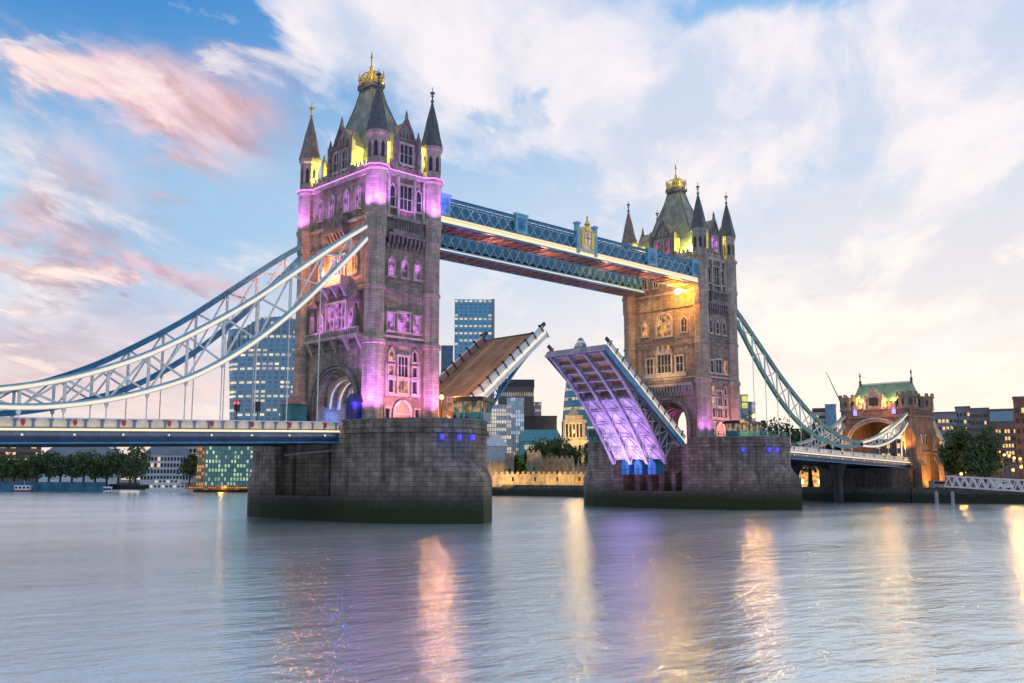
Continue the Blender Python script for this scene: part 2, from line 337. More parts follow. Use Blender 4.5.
# ------------------------------------------------------------------ river and banks
WZ = -0.9
def build_water():
    m = bpy.data.materials.new('river_water'); m.use_nodes = True; nt = m.node_tree; N = nt.nodes; L = nt.links
    b = N['Principled BSDF']; b.inputs['IOR'].default_value = 2.0; b.inputs['Metallic'].default_value = .72
    b.inputs['Specular IOR Level'].default_value = 1.0; b.inputs['Specular Tint'].default_value = (.94,.98,1,1)
    g = N.new('ShaderNodeNewGeometry')
    def noise(sx, sy, scale, det, rot=0):
        mp = N.new('ShaderNodeMapping'); L.new(g.outputs['Position'], mp.inputs[0]); mp.inputs['Scale'].default_value = (sx, sy, 1); mp.inputs['Rotation'].default_value = (0,0,rot)
        n = N.new('ShaderNodeTexNoise'); L.new(mp.outputs[0], n.inputs['Vector']); n.inputs['Scale'].default_value = scale; n.inputs['Detail'].default_value = det; n.inputs['Roughness'].default_value = .6
        return n.outputs['Fac']
    a = noise(1, 2.2, .30, 6, rad(44)); w = noise(1, 1.8, 1.3, 5, rad(60)); big = noise(1, 2.6, .028, 5, rad(44))
    s1 = N.new('ShaderNodeMath'); s1.operation = 'MULTIPLY_ADD'; L.new(w, s1.inputs[0]); s1.inputs[1].default_value = .10; L.new(a, s1.inputs[2])
    bp = N.new('ShaderNodeBump'); bp.inputs['Strength'].default_value = 1.0; bp.inputs['Distance'].default_value = .17
    L.new(s1.outputs[0], bp.inputs['Height']); L.new(bp.outputs[0], b.inputs['Normal'])
    r = N.new('ShaderNodeMapRange'); L.new(big, r.inputs[0]); r.inputs[1].default_value = .35; r.inputs[2].default_value = .65; r.inputs[3].default_value = .13; r.inputs[4].default_value = .19
    L.new(r.outputs[0], b.inputs['Roughness'])
    mx = N.new('ShaderNodeMix'); mx.data_type = 'RGBA'; L.new(big, mx.inputs[0]); mx.inputs[6].default_value = (.50,.68,.77,1); mx.inputs[7].default_value = (.80,.90,.93,1)
    L.new(mx.outputs[2], b.inputs['Base Color'])
    q = MB(); q.add([(-1500,-1500,WZ),(5000,-1500,WZ),(5000,5000,WZ),(-1500,5000,WZ)], [(0,1,2,3)])
    tag(q.build('river', m, recalc=False), kind='structure')
build_water()
QUAY = masonry('quay_stone', (.13,.12,.115), (.085,.078,.075), (.04,.038,.036), 1.6, .6, .03, .5, grime=[(1.0, 2.0, (.016,.022,.012), .9)], stain=.5)
GROUND = mat('paving', (.16,.15,.14), .9, var=.2, scale=.1)
BANK = [(-60,900),(60,560),(140,480),(152,320),(155,110),(152,-18),(163,-44),(185,-86),(260,-190),(420,-380)]
GZ = 2.4
g_ = MB(); g_.prism(BANK+[(5000,-380),(5000,5000),(-60,5000)], GZ-.5, GZ); tag(g_.build('north_bank_ground', GROUND), kind='structure')
def along(poly, off=0.0):
    pass
q = MB()
for i in range(len(BANK)-1):
    a, b = Vector((*BANK[i],0)), Vector((*BANK[i+1],0)); d = (b-a).normalized(); n = Vector((d.y, -d.x, 0))
    if n.x > 0: n = -n
    q.slab([a+Vector((0,0,-3)), b+Vector((0,0,-3)), b+Vector((0,0,GZ+.0)), a+Vector((0,0,GZ+.0))], n*.8)
    q.slab([a+Vector((0,0,GZ))-n*.1, b+Vector((0,0,GZ))-n*.1, b+Vector((0,0,GZ+.5))-n*.1, a+Vector((0,0,GZ+.5))-n*.1], n*.5)
qw = q.build('river_wall', QUAY); tag(qw, 'dark stone embankment wall with algae along the far waterline', 'river wall')
s_ = MB(); s_.box(-900,-93,-900,900,-4,3.0); tag(s_.build('south_bank_ground', GROUND), kind='structure')

# ------------------------------------------------------------------ towers
TA, TB = 5.24, 9.36
AF, BF = 5.35, 9.45                 # wall planes
def oct_(cx, cy, r, ph=PI/8): return [(cx+r*math.cos(ph+i*PI/4), cy+r*math.sin(ph+i*PI/4)) for i in range(8)]
def build_tower(X0, label, land_sign, violet):
    root = empty('bridge_tower', (X0, 0, 12), 0, label, 'bridge tower', 'twin stone towers of the bascule bridge')
    rnd = random.Random(int(X0)+3)
    def frame(face):                # (s, z, outward) -> world
        if face == '-Y': return lambda s, z, o: (X0+s, -(BF+o), z)
        if face == '+Y': return lambda s, z, o: (X0-s, (BF+o), z)
        if face == '-X': return lambda s, z, o: (X0-(AF+o), -s, z)
        return lambda s, z, o: (X0+AF+o, s, z)
    def fb(m, F, s0, s1, z0, z1, o0, o1):
        m.hexa([F(s0,z0,o0),F(s1,z0,o0),F(s1,z0,o1),F(s0,z0,o1),F(s0,z1,o0),F(s1,z1,o0),F(s1,z1,o1),F(s0,z1,o1)])
    def win(F, s, z0, z1, w, n=1, head=0.0, pane=GLASSD, trans=(.5,), parent=root, fw=.22, proud=.3, hood=True, trim=TRIM):
        m = MB(); h = head
        fb(m, F, s-w/2-fw, s-w/2, z0-.1, z1, -.05, proud); fb(m, F, s+w/2, s+w/2+fw, z0-.1, z1, -.05, proud)
        fb(m, F, s-w/2-fw-.12, s+w/2+fw+.12, z0-.38, z0-.1, -.05, proud+.14)
        if h:
            for sg in (-1, 1):
                m.slab([F(s+sg*(w/2+fw), z1, -.05), F(s, z1+h+fw*1.3, -.05), F(s, z1+h, -.05), F(s+sg*(w/2), z1-.0, -.05)], Vector(F(0,0,proud+.05))-Vector(F(0,0,0)))
        else:
            fb(m, F, s-w/2-fw-.1, s+w/2+fw+.1, z1, z1+.3, -.05, proud+.1)
        for k in range(1, n): fb(m, F, s-w/2+w*k/n-.07, s-w/2+w*k/n+.07, z0-.1, z1+(h*.45 if h else 0), .03, proud-.1)
        for t in trans: fb(m, F, s-w/2, s+w/2, z0+(z1-z0)*t-.06, z0+(z1-z0)*t+.06, .03, proud-.12)
        o = m.build('window', trim, parent)
        p = MB()
        pts = [F(s-w/2,z0-.1,.02), F(s+w/2,z0-.1,.02), F(s+w/2,z1,.02)]+([F(s,z1+h,.02)] if h else [])+[F(s-w/2,z1,.02)]
        p.slab(pts, Vector(F(0,0,.05))-Vector(F(0,0,0)))
        p.build('pane', pane, o)
    # --- walls: two legs and arch fronts below, one shaft above
    w = MB()
    HW, SPR, RISE, ZA = 5.1, 16.0, 5.0, 24.6
    for sg in (-1, 1):
        y0, y1 = sorted((sg*HW, sg*(BF)))
        w.box(X0-AF, X0+AF, y0, y1, 12, ZA)
    w.box(X0-AF, X0+AF, -HW, HW, 21.6, ZA)
    NSEG = 14
    arc = [(-HW*math.cos(PI*i/NSEG), SPR+RISE*math.sin(PI*i/NSEG)**.85) for i in range(NSEG+1)]
    for i in range(NSEG):
        (a0, b0), (a1, b1) = arc[i], arc[i+1]
        for x0, x1 in ((X0-AF, X0-AF+1.4), (X0+AF-1.4, X0+AF)):
            w.hexa([(x0,a0,b0),(x1,a0,b0),(x1,a1,b1),(x0,a1,b1),(x0,a0,21.6),(x1,a0,21.6),(x1,a1,21.6),(x0,a1,21.6)])
    w.box(X0-AF, X0+AF, -BF, BF, ZA, 51.0)
    w.build('wall', ST, root)
    # arch mouldings, three orders
    for face in ('-X', '+X'):
        F = frame(face)
        for k, (rr, pr, th, mt) in enumerate(((HW+.05,.15,.45,TRIMD),(HW+.55,.35,.35,ST2),(HW+1.0,.5,.35,TRIMD))):
            m = MB()
            for i in range(20):
                t0, t1 = PI*i/20, PI*(i+1)/20
                def pt(t, r): return (-r*math.cos(t), SPR+(r-HW+RISE)*math.sin(t)**.85)
                p = [pt(t0,rr),pt(t1,rr),pt(t1,rr+th),pt(t0,rr+th)]
                m.slab([F(a,b,-.02*k-.05) for a,b in p], Vector(F(0,0,pr+.05))-Vector(F(0,0,0)))
            fb(m, F, -rr-th, -rr, 12.0, SPR, -.04, pr); fb(m, F, rr, rr+th, 12.0, SPR, -.04, pr)
            m.build('arch_moulding', mt, root)
    # vault ribs over the roadway
    for k in range(5):
        m = MB(); x = X0-3.4+k*1.7
        for i in range(16):
            t0, t1 = PI*i/16, PI*(i+1)/16
            def pt(t, r): return (-r*math.cos(t), SPR-.2+(r-HW+RISE)*math.sin(t)**.85)
            p = [pt(t0,4.3),pt(t1,4.3),pt(t1,4.9),pt(t0,4.9)]
            m.slab([(x-.2,a,b) for a,b in p], (.4,0,0))
        m.build('vault_rib', WHITE if land_sign < 0 else RUST, root)
    # string courses
    for (z, t, pr, mt) in ((13.0,.5,.25,TRIMD),(16.9,.3,.12,TRIMD),(24.9,.5,.35,TRIMD),(25.9,.3,.2,TRIM),(32.9,.4,.28,TRIMD),(34.2,.25,.15,TRIMD),(40.9,.35,.3,TRIMD),(44.1,.4,.35,TRIM),(50.9,.6,.5,TRIM)):
        m = MB()
        if z < 22:
            for sg in (-1,1):
                m = MB(); y0, y1 = sorted((sg*6.7, sg*(BF+pr))); m.box(X0-AF-pr, X0+AF+pr, y0, y1, z-t/2, z+t/2); m.build('string_course', mt, root)
            continue
        else: m.box(X0-AF-pr, X0+AF+pr, -BF-pr, BF+pr, z-t/2, z+t/2)
        m.build('string_course', mt, root)
    # corner turrets
    for sx in (-1, 1):
        for sy in (-1, 1):
            cx, cy = X0+sx*TA, sy*TB
            m = MB()
            prof = [(2.0,12),(2.0,13.3),(1.78,13.6),(1.72,24.4),(1.95,24.6),(1.95,25.2),(1.62,25.5),(1.62,32.6),(1.8,32.75),(1.8,33.1),(1.6,33.3),(1.6,40.6),(1.78,40.9),
                    (1.78,43.6),(1.98,44.0),(1.98,44.5),(1.78,44.8),(1.78,50.5),(2.1,50.8),(2.1,51.3),(1.62,51.6),(1.62,55.8),(1.9,56.2),(1.9,56.7),(1.7,56.7)]
            m.lathe((cx,cy,0), [(r*.93, z) for r, z in prof], 8, PI/8)
            t = m.build('turret', ST2, root)
            c = MB(); c.lathe((cx,cy,0), [(1.84,56.7),(1.82,56.95),(1.38,58.8),(.95,61.0),(.45,63.0),(.2,64.0),(.14,64.3)], 8, PI/8)
            c.build('cone_roof', CONEB if (sx < 0 and sy > 0) else SLATED, t)
            f = MB(); f.lathe((cx,cy,0), [(.14,64.2),(.34,64.45),(.12,64.7),(.1,65.2),(.3,65.35),(.08,65.5),(.05,66.8)], 6)
            f.box(cx-.4,cx+.4,cy-.09,cy+.09,65.7,65.95); f.box(cx-.09,cx+.09,cy-.4,cy+.4,65.7,65.95)
            f.build('finial', GOLD if (sx < 0 and sy > 0 and violet) else SLATED, t)
            for k in range(8):      # little lancets round the drum below the cone
                a = k*PI/4; r0 = 1.40
                ux, uy = math.cos(a), math.sin(a); tx, ty = -uy, ux
                m = MB(); p = lambda s, z, o: (cx+ux*(r0+o)+tx*s, cy+uy*(r0+o)+ty*s, z)
                m.slab([p(-.28,52.6,0),p(.28,52.6,0),p(.28,54.5,0),p(0,55.1,0),p(-.28,54.5,0)], (ux*.06,uy*.06,0))
                m.build('turret_window', GLASSD, t)
            # blind pointed niches on the turret at mid height
            for k in range(8):
                a = k*PI/4; ux, uy = math.cos(a), math.sin(a); tx, ty = -uy, ux
                p = lambda s, z, o: (cx+ux*(1.52+o)+tx*s, cy+uy*(1.52+o)+ty*s, z)
                m = MB()
                for sg in (-1,1): m.slab([p(sg*.5,41.2,0),p(sg*.34,41.2,0),p(0,42.9,0),p(0,43.3,0)], (ux*.14,uy*.14,0))
                if k % 2 == 0: m.build('niche', TRIM, t)
            if violet and (sx, sy) != (1, 1):
                m = MB(); m.lathe((cx,cy,0), [(1.97,51.2),(2.05,51.2),(2.05,51.34),(1.97,51.34)], 8, PI/8); m.build('light_strip', LED_P, t)
    # parapet battlements on top of the wall
    for face, half in (('-Y',3.4),('+Y',3.4),('-X',7.6),('+X',7.6)):
        F = frame(face); m = MB(); fb(m, F, -half, half, 51.2, 52.2, -.7, .25)
        k = -half+.25
        while k < half-.5: fb(m, F, k, k+.55, 52.2, 52.95, -.6, .25); k += 1.05
        m.build('battlement', ST2, root)
        if violet and face in ('-Y','-X'):
            m = MB(); fb(m, F, -half, half, 51.22, 51.34, .5, .56); m.build('light_strip', LED_P, root)
    # gabled dormers
    for face, hw, top in (('-Y',2.3,60.2),('+Y',2.3,60.2),('-X',3.0,60.4),('+X',3.0,60.4)):
        F = frame(face); m = MB()
        zs = 56.3
        m.slab([F(-hw,51.2,-3.4),F(hw,51.2,-3.4),F(hw,zs,-3.4),F(0,top-.5,-3.4),F(-hw,zs,-3.4)], Vector(F(0,0,3.35))-Vector(F(0,0,0)))
        d = m.build('dormer', ST2, root)
        m = MB()
        for sg in (-1,1):
            m.slab([F(sg*(hw+.3),zs-.3,-.1),F(sg*hw*.62,zs+1.2,-.1),F(sg*hw*.5,zs+2.0,-.1),F(0,top+.2,-.1),F(0,top-.7,-.1),F(sg*hw*.95,zs-.3,-.1)], Vector(F(0,0,.45))-Vector(F(0,0,0)))
            fb(m, F, sg*(hw+.1)-.28, sg*(hw+.1)+.28, 51.2, 57.2, -.3, .42)
            a = F(sg*(hw+.1),57.2,.06); m.lathe((a[0],a[1],0), [(.36,57.2),(.05,58.5)], 4, PI/4)
        a = F(0,top,.1); m.lathe((a[0],a[1],0), [(.22,top-.2),(.3,top+.25),(.05,top+1.3)], 6)
        fb(m, F, -hw, hw, 56.6, 56.85, -.05, .22)
        for s in (-.9,-.3,.3,.9): fb(m, F, s*hw*.5-.06, s*hw*.5+.06, 56.85, 58.2, -.05, .14)
        m.build('gable_coping', TRIMD, d)
        if hw > 2.5:
            for s in (-1.2, 1.2): win(F, s, 52.9, 55.6, 1.3, 2, .5, P_PNK if land_sign > 0 and face == '-X' else GLASSD, (.55,), d, .18, .25)
        else: win(F, 0, 52.9, 55.8, 2.3, 3, 0, P_PUR if land_sign > 0 and face == '-Y' else GLASSD, (.5,), d, .18, .25)
    # main roof with platform and crown
    m = MB()
    lv = [(51.2,4.3,8.2),(54.5,3.5,7.0),(58,2.75,5.3),(61.5,2.1,3.95),(65,1.35,2.4),(67.3,1.0,1.7)]
    for (z0,a0,b0),(z1,a1,b1) in zip(lv, lv[1:]):
        m.prism([(X0-a0,-b0),(X0+a0,-b0),(X0+a0,b0),(X0-a0,b0)], z0, z1, [(X0-a1,-b1),(X0+a1,-b1),(X0+a1,b1),(X0-a1,b1)])
    r = m.build('roof', SLATE, root)
    for sx in (-1,1):
        for sy in (-1,1):
            m = MB()
            for (z0,a0,b0),(z1,a1,b1) in zip(lv, lv[1:]): m.bar((X0+sx*a0,sy*b0,z0),(X0+sx*a1,sy*b1,z1),.18,.18)
            m.build('hip_roll', SLATED, r)
    m = MB(); m.box(X0-1.1,X0+1.1,-1.8,1.8,67.3,67.7); m.box(X0-1.3,X0+1.3,-2.0,2.0,67.7,68.3)
    for k in range(-4,5):
        m.box(X0-1.32,X0-1.2,k*.45-.1,k*.45+.1,68.3,68.6); m.box(X0+1.2,X0+1.32,k*.45-.1,k*.45+.1,68.3,68.6)
    m.build('roof_platform', SLATED, r)
    m = MB()
    for sx in (-1,1):
        for sy in (-1,1):
            m.lathe((X0+sx*1.1,sy*1.75,0), [(.12,68.3),(.14,69.3),(.26,69.5),(.05,70.7)], 6)
            for t in range(4):
                t0, t1 = t/4, (t+1)/4; q_ = lambda t: (X0+sx*1.1*(1-t*t*.8), sy*1.75*(1-t*t*.8), 69.0+1.8*math.sin(t*PI/2))
                m.bar(q_(t0), q_(t1), .16, .2)
    for sy in (-1,1):
        m.bar((X0-1.1,sy*1.75,69.0),(X0+1.1,sy*1.75,69.0),.14,.3)
        for k in range(4): m.lathe((X0-.7+k*.47,sy*1.75,0), [(.07,68.4),(.07,69.3),(.18,69.5),(.04,70.0)], 5)
    for sx in (-1,1):
        m.bar((X0+sx*1.1,-1.75,69.0),(X0+sx*1.1,1.75,69.0),.14,.3)
        for k in range(6): m.lathe((X0+sx*1.1,-1.3+k*.52,0), [(.07,68.4),(.07,69.3),(.18,69.5),(.04,70.0)], 5)
    m.lathe((X0,0,0), [(.7,68.3),(1.0,69.0),(.95,69.9),(.6,70.7),(.3,71.1),(.4,71.5),(.14,71.8),(.1,73.0),(.24,73.2),(.03,74.3)], 8)
    m.build('crown', GOLD, r)
    # --- river side faces (east and west)
    for face in ('-Y', '+Y'):
        F = frame(face); lit = face == '-Y'
        p1 = P_PUR if (lit and violet) else GLASSD
        warm = P_WRM if lit else GLASSD
        # door arch and its flanking lights
        m = MB()
        for i in range(10):
            t0, t1 = PI*i/10, PI*(i+1)/10
            pt = lambda t, r: (.0-r*math.cos(t), 14.6+r*1.15*math.sin(t))
            m.slab([F(*pt(t0,1.35),-.05),F(*pt(t1,1.35),-.05),F(*pt(t1,1.75),-.05),F(*pt(t0,1.75),-.05)], Vector(F(0,0,.4))-Vector(F(0,0,0)))
        fb(m,F,-1.75,-1.35,12,14.6,-.05,.35); fb(m,F,1.35,1.75,12,14.6,-.05,.35); fb(m,F,-1.35,1.35,14.35,14.6,-.05,.25)
        d = m.build('doorway', TRIM, root)
        m = MB(); m.slab([F(-1.35,12,.02),F(1.35,12,.02),F(1.35,14.6,.02)]+[F(1.35*math.cos(PI*i/8),14.6+1.5*math.sin(PI*i/8),.02) for i in range(1,8)]+[F(-1.35,14.6,.02)], Vector(F(0,0,.04))-Vector(F(0,0,0)))
        m.build('door', TIMBER, d)
        for s in (-2.75, 2.75): win(F, s, 13.5, 15.2, .75, 1, 0, GLASSD, (), fw=.22)
        # lower cluster of windows framed in pale stone
        win(F, 0, 20.1, 23.0, 1.7, 3, 0, GLASSD, (.55,), fw=.3); win(F, 0, 17.7, 19.4, 1.7, 3, 0, warm if violet else GLASSD, (), fw=.3)
        for s in (-2.2, 2.2):
            win(F, s, 17.7, 19.4, .8, 1, 0, GLASSD, (), fw=.22); win(F, s, 20.2, 21.5, .8, 1, 0, (P_WRM if s < 0 else GLASSD) if lit else GLASSD, (), fw=.22)
            win(F, s, 22.5, 23.7, .7, 1, .4, GLASSD if s > 0 else warm, (), fw=.22)
        m = MB()
        for z in (17.2, 19.75): fb(m, F, -3.2, 3.2, z-.12, z+.12, -.04, .27)
        for s in (-3.0, 3.0): fb(m, F, s-.12, s+.12, 17.3, 22, -.04, .2)
        m.build('window_band', TRIM, root)
        # middle storeys
        win(F, 0, 26.9, 29.6, 2.2, 2, 0, p1, (.6,)); win(F, -2.45, 26.9, 29.3, 1.05, 1, .0, p1, (.6,)); win(F, 2.45, 26.9, 29.3, 1.05, 1, .0, warm if not violet else p1, (.6,))
        for s in (-2.45, 0, 2.45): win(F, s, 35.2, 37.3, 1.0, 1, .6, p1 if violet else GLASSD, (.5,))
        # corbel arcade and balcony
        m = MB()
        for k in range(9):
            s = -3.2+k*.8; fb(m, F, s-.16, s+.16, 39.3, 40.7, -.05, .25+.1); fb(m, F, s-.16, s+.16, 40.0, 41.2, -.05, .8)
        fb(m, F, -3.5, 3.5, 41.1, 41.5, -.05, 1.0)
        m.build('corbels', TRIMD, root)
        m = MB(); fb(m, F, -2.9, 2.9, 41.5, 42.0, -.05, 1.1)
        for k in range(13): fb(m, F, -2.8+k*.46, -2.65+k*.46, 42.0, 43.6, .85, 1.0)
        fb(m, F, -2.95, 2.95, 43.6, 43.9, .7, 1.1)
        m.build('balcony', TRIMD, root)
        win(F, 0, 45.6, 49.3, 2.2, 3, 0, GLASSD, (.45,)); 
        for s in (-2.5, 2.5): win(F, s, 45.8, 48.6, .9, 1, .5, GLASSD, (.5,))
        for s in (-1.55, 1.55, 3.35, -3.35):
            m = MB(); fb(m, F, s-.2, s+.2, 43.9, 50.5, -.05, .55); m.build('pilaster', TRIM, root)
    # --- landward face
    land = '-X' if land_sign < 0 else '+X'; F = frame(land)
    vis = land == '-X'
    pv = P_PUR if vis else GLASSD
    win(F, 0, 27.4, 31.6, 5.0, 5, .0, pv, (.45,), fw=.3, proud=.4)
    for s in (-4.3, 4.3): win(F, s, 27.4, 29.8, 1.2, 2, .5, pv, (.5,))
    win(F, 0, 35.9, 39.0, 3.6, 4, .0, pv, (.45,), fw=.28)
    for s in (-4.6, 4.6): win(F, s, 35.9, 38.1, 1.1, 2, .7, P_WRM if vis and s > 0 else pv, (.5,))
    for s in (-5.2,-2.0, 2.0,5.2): win(F, s, 45.9, 48.8, 1.1, 2, .4, P_PUR if vis else GLASSD, (.5,))
    m = MB(); fb(m, F, -7.2, 7.2, 25.9, 26.3, -.05, 1.3)
    for k in range(28): fb(m, F, -7.05+k*.52, -6.85+k*.52, 26.3, 27.1, 1.0, 1.15)
    fb(m, F, -7.2, 7.2, 27.1, 27.3, .95, 1.3)
    for s in (-6.6,-3.3,0,3.3,6.6): m.slab([F(s-.3,25.9,0),F(s-.3,25.9,1.2),F(s-.3,24.0,.1)], Vector(F(.6,0,0))-Vector(F(0,0,0)))
    m.build('balcony', TRIM, root)
    for s in (-5.9, 5.9):           # canopied statues on the balcony ends
        m = MB(); a = F(s, 0, .75)
        m.lathe((a[0],a[1],0), [(.55,27.2),(.5,28.2),(.42,29.2),(.5,30.0),(.22,30.3),(.28,30.7),(.1,31.0)], 8)
        m.build('statue', TRIMD, root)
        m = MB(); m.lathe((a[0],a[1],0), [(.9,31.4),(.95,31.9),(.35,32.8),(.06,34.0)], 6); m.build('statue_canopy', TRIMD, root)
    m = MB(); fb(m, F, -2.9, 2.9, 34.2, 34.5, -.05, 1.6); fb(m, F, -2.9, 2.9, 34.5, 35.6, 1.4, 1.6)
    for s in (-2.9, 2.7): fb(m, F, s, s+.2, 34.5, 35.6, -.05, 1.4)
    for s in (-2.4,0,2.4): m.slab([F(s-.25,34.2,0),F(s-.25,34.2,1.5),F(s-.25,32.4,.1)], Vector(F(.5,0,0))-Vector(F(0,0,0)))
    m.build('oriel_balcony', TRIM, root)
    m = MB(); fb(m, F, -2.6, 2.6, 42.6, 45.2, -.05, 1.25)
    for k in range(6): s = -2.3+k*.92; m.slab([F(s-.2,42.6,0),F(s-.2,42.6,1.2),F(s-.2,40.9,.1)], Vector(F(.4,0,0))-Vector(F(0,0,0)))
    for k in range(9): fb(m, F, -2.5+k*.6, -2.3+k*.6, 43.1, 44.6, 1.25, 1.38)
    m.build('oriel_balcony', TRIMD, root)
    # --- riverward face (the walkways land here)
    F = frame('+X' if land_sign < 0 else '-X'); vis = land_sign > 0
    m = MB()
    fb(m, F, -7.3, 7.3, 24.2, 24.7, -.05, .95)
    for k in range(19): s = -7.0+k*.78; fb(m, F, s-.17, s+.17, 22.9, 24.2, -.05, .75); fb(m, F, s-.17, s+.17, 22.2, 22.9, -.05, .4)
    m.build('corbels', TRIM, root)
    m = MB(); fb(m, F, -5.6, 5.6, 26.2, 26.9, -.05, .5); m.build('window_sill', TRIM, root)
    win(F, 0, 27.3, 31.0, 3.5, 4, 0, GLASSD, (.4,), fw=.35, proud=.5)
    for s in (-3.9, 3.9): win(F, s, 27.3, 30.4, 1.7, 2, 0, GLASSD, (.5,), fw=.35, proud=.4)
    m = MB()
    for s in (-1.3,0,1.3):
        m.slab([F(s-.65,31.2,.0),F(s+.65,31.2,.0),F(s,33.0,.0)], Vector(F(0,0,.9))-Vector(F(0,0,0)))
    m.build('window_canopy', TRIM, root)
    # round-headed window
    m = MB()
    for i in range(12):
        t0, t1 = PI*i/12, PI*(i+1)/12
        pt = lambda t, r: (-r*math.cos(t), 38.0+r*math.sin(t))
        m.slab([F(*pt(t0,1.75),-.05),F(*pt(t1,1.75),-.05),F(*pt(t1,2.25),-.05),F(*pt(t0,2.25),-.05)], Vector(F(0,0,.4))-Vector(F(0,0,0)))
    fb(m,F,-2.25,-1.75,35.0,38,-.05,.35); fb(m,F,1.75,2.25,35.0,38,-.05,.35); fb(m,F,-2.5,2.5,34.7,35.0,-.05,.5)
    for s in (-.6,.6): fb(m,F,s-.09,s+.09,35,39.5,.05,.25)
    for z in (36.3,37.9): fb(m,F,-1.75,1.75,z-.08,z+.08,.05,.22)
    o = m.build('window', TRIM, root)
    m = MB(); m.slab([F(-1.75,35,.02),F(1.75,35,.02)]+[F(1.75*math.cos(PI*i/10),38+1.75*math.sin(PI*i/10),.02) for i in range(0,11)], Vector(F(0,0,.05))-Vector(F(0,0,0)))
    m.build('pane', P_WRM if vis else GLASSD, o)
    for s in (-5.2, 5.2): win(F, s, 35.6, 37.8, 1.3, 2, .8, P_WRM if vis and s < 0 else GLASSD, (.5,), fw=.3)
    for s in (-5,-2,2,5): win(F, s, 45.9, 48.8, 1.1, 2, .4, GLASSD, (.5,))
    return root
T1 = build_tower(0.0, 'nearer stone tower on the left, its turrets glowing violet below four spires', -1, True)
T2 = build_tower(82.3, 'farther stone tower on the right, amber lit wall under a gold crowned roof', 1, False)

# floodlights on the towers
VI = (.66,.20,1.0); MG = (1.0,.30,.55)
def turret_light(X0, sx, sy, z, e, c, d=2.2, dz=6.0):
    cx, cy = X0+sx*TA, sy*TB
    for (ox, oy) in ((-1,-.25),(-.25,-1)) :
        if (sx > 0 and oy > -.5) or (sy > 0 and ox > -.5): continue
        n = Vector((ox,oy,0)).normalized()
        light('SPOT', (cx+n.x*(1.75+d), cy+n.y*(1.75+d), z), e, c, (cx+n.x*1.2, cy+n.y*1.2, z+dz*.75), .25, 75, .8)
for sx, sy in ((-1,-1),(-1,1),(1,-1)):
    turret_light(0, sx, sy, 44.3, 4200, VI, 2.6, 5)
turret_light(0,-1,-1,13.2,7500,VI,3.2,10); turret_light(0,1,-1,13.2,5500,VI,3.2,10)
light('SPOT', (-.8,-15.5,13.4), 5200, MG, (0,-9.6,18.5), .5, 95, .8)
light('SPOT', (0,-12.6,44.0), 900, VI, (0,-9.6,48), .3, 100, .8)
light('SPOT', (-8.2,2.5,45.4), 500, VI, (-5.5,3,49), .3, 110, .8); light('SPOT', (-8.2,-3,45.4), 500, VI, (-5.5,-3,49), .3, 110, .8)
light('POINT', (-8.0,1.6,36.4), 900, (1,.40,.12), size=.25, name='balcony_lamp'); light('POINT', (-8.0,-1.6,36.4), 900, (1,.40,.12), size=.25, name='balcony_lamp')
light('SPOT', (-8.3,4.5,27.5), 900, VI, (-5.5,3,30), .3, 120, .8); light('SPOT', (-8.3,-4.5,27.5), 900, VI, (-5.5,-3,30), .3, 120, .8)
light('SPOT', (-11,10.5,13.2), 900, (1,.42,.12), (-5.4,9.4,20), .3, 90, .9)
YL = (1.0,.90,.14)
for X0, e in ((0,520),(82.3,620)):
    for (x, y) in ((-4.6,-7.0),(4.4,-7.4),(-4.6,6.8),(-4.2,-5.6)):
        light('POINT', (X0+x, y, 53.4), e*2.2, YL, size=.3)
    for sx, sy in ((-1,-1),(1,-1),(-1,1)):
        light('POINT', (X0+sx*2.7, sy*7.2, 54.6), e*1.9, YL, size=.3)
    light('POINT', (X0, 0, 70.0), 200, (1,.7,.2), size=.3); light('POINT', (X0-2.2, -2.6, 69.4), 400, (1,.7,.2), size=.3)
# amber light on the inner face of the far tower
light('SPOT', (74.2,-5.2,43.6), 500, (1,.50,.05), (77,-4.2,40), .4, 130, 1.0); light('SPOT', (72.5,5.5,43.5), 1000, (1,.55,.10), (77,3,38), .4, 110, .9)
light('SPOT', (71,-1,24.6), 2200, (1,.60,.25), (77,0,31), .4, 120, .9)
turret_light(82.3,-1,-1,13.2,2200,VI,2.0,9); turret_light(82.3,1,-1,13.2,1200,(.8,.25,.6),2.4,9)
light('SPOT', (82.3-.5,-15,13.4), 3600, (1,.35,.4), (82.3,-9.6,18), .5, 95, .8)
light('SPOT', (82.3-5,-18,32), 500, (.5,.3,1), (82.3,-9.6,46), .5, 80, .9)
# lights under the arches
light('POINT', (-2.5,3.2,14.2), 500, (.1,.25,1), size=.3); light('POINT', (-1,-1,18.6), 420, (1,.75,.35), size=.3); light('POINT', (82.3,2,17), 500, (.8,.35,.7), size=.4)
light('POINT', (71.4,-6.2,43.2), 1700, (1,.46,.07), size=.6, name='flood_lamp_light')
bl = MB(); bl.lathe((73.6,-6.0,0), [(.1,42.9),(.5,43.1),(.5,43.7),(.1,43.95)], 8); bl.bar((73.6,-6.0,43.95),(77.0,-6.0,43.95),.12,.12); tag(bl.build('flood_lamp', FLOOD), 'glowing amber flood lamp high on the inner wall of the far tower', 'lamp')
for y, w in ((1.6,'left'),(-1.6,'right')):
    bl = MB(); bl.lathe((-7.3,y,0), [(.08,35.6),(.08,36.0),(.28,36.15),(.28,36.5),(.08,36.65)], 8)
    tag(bl.build('balcony_lamp', FLOODR), 'amber lamp on the oriel balcony of the near tower, the %s one of two' % w, 'lamp', 'amber balcony lamps')

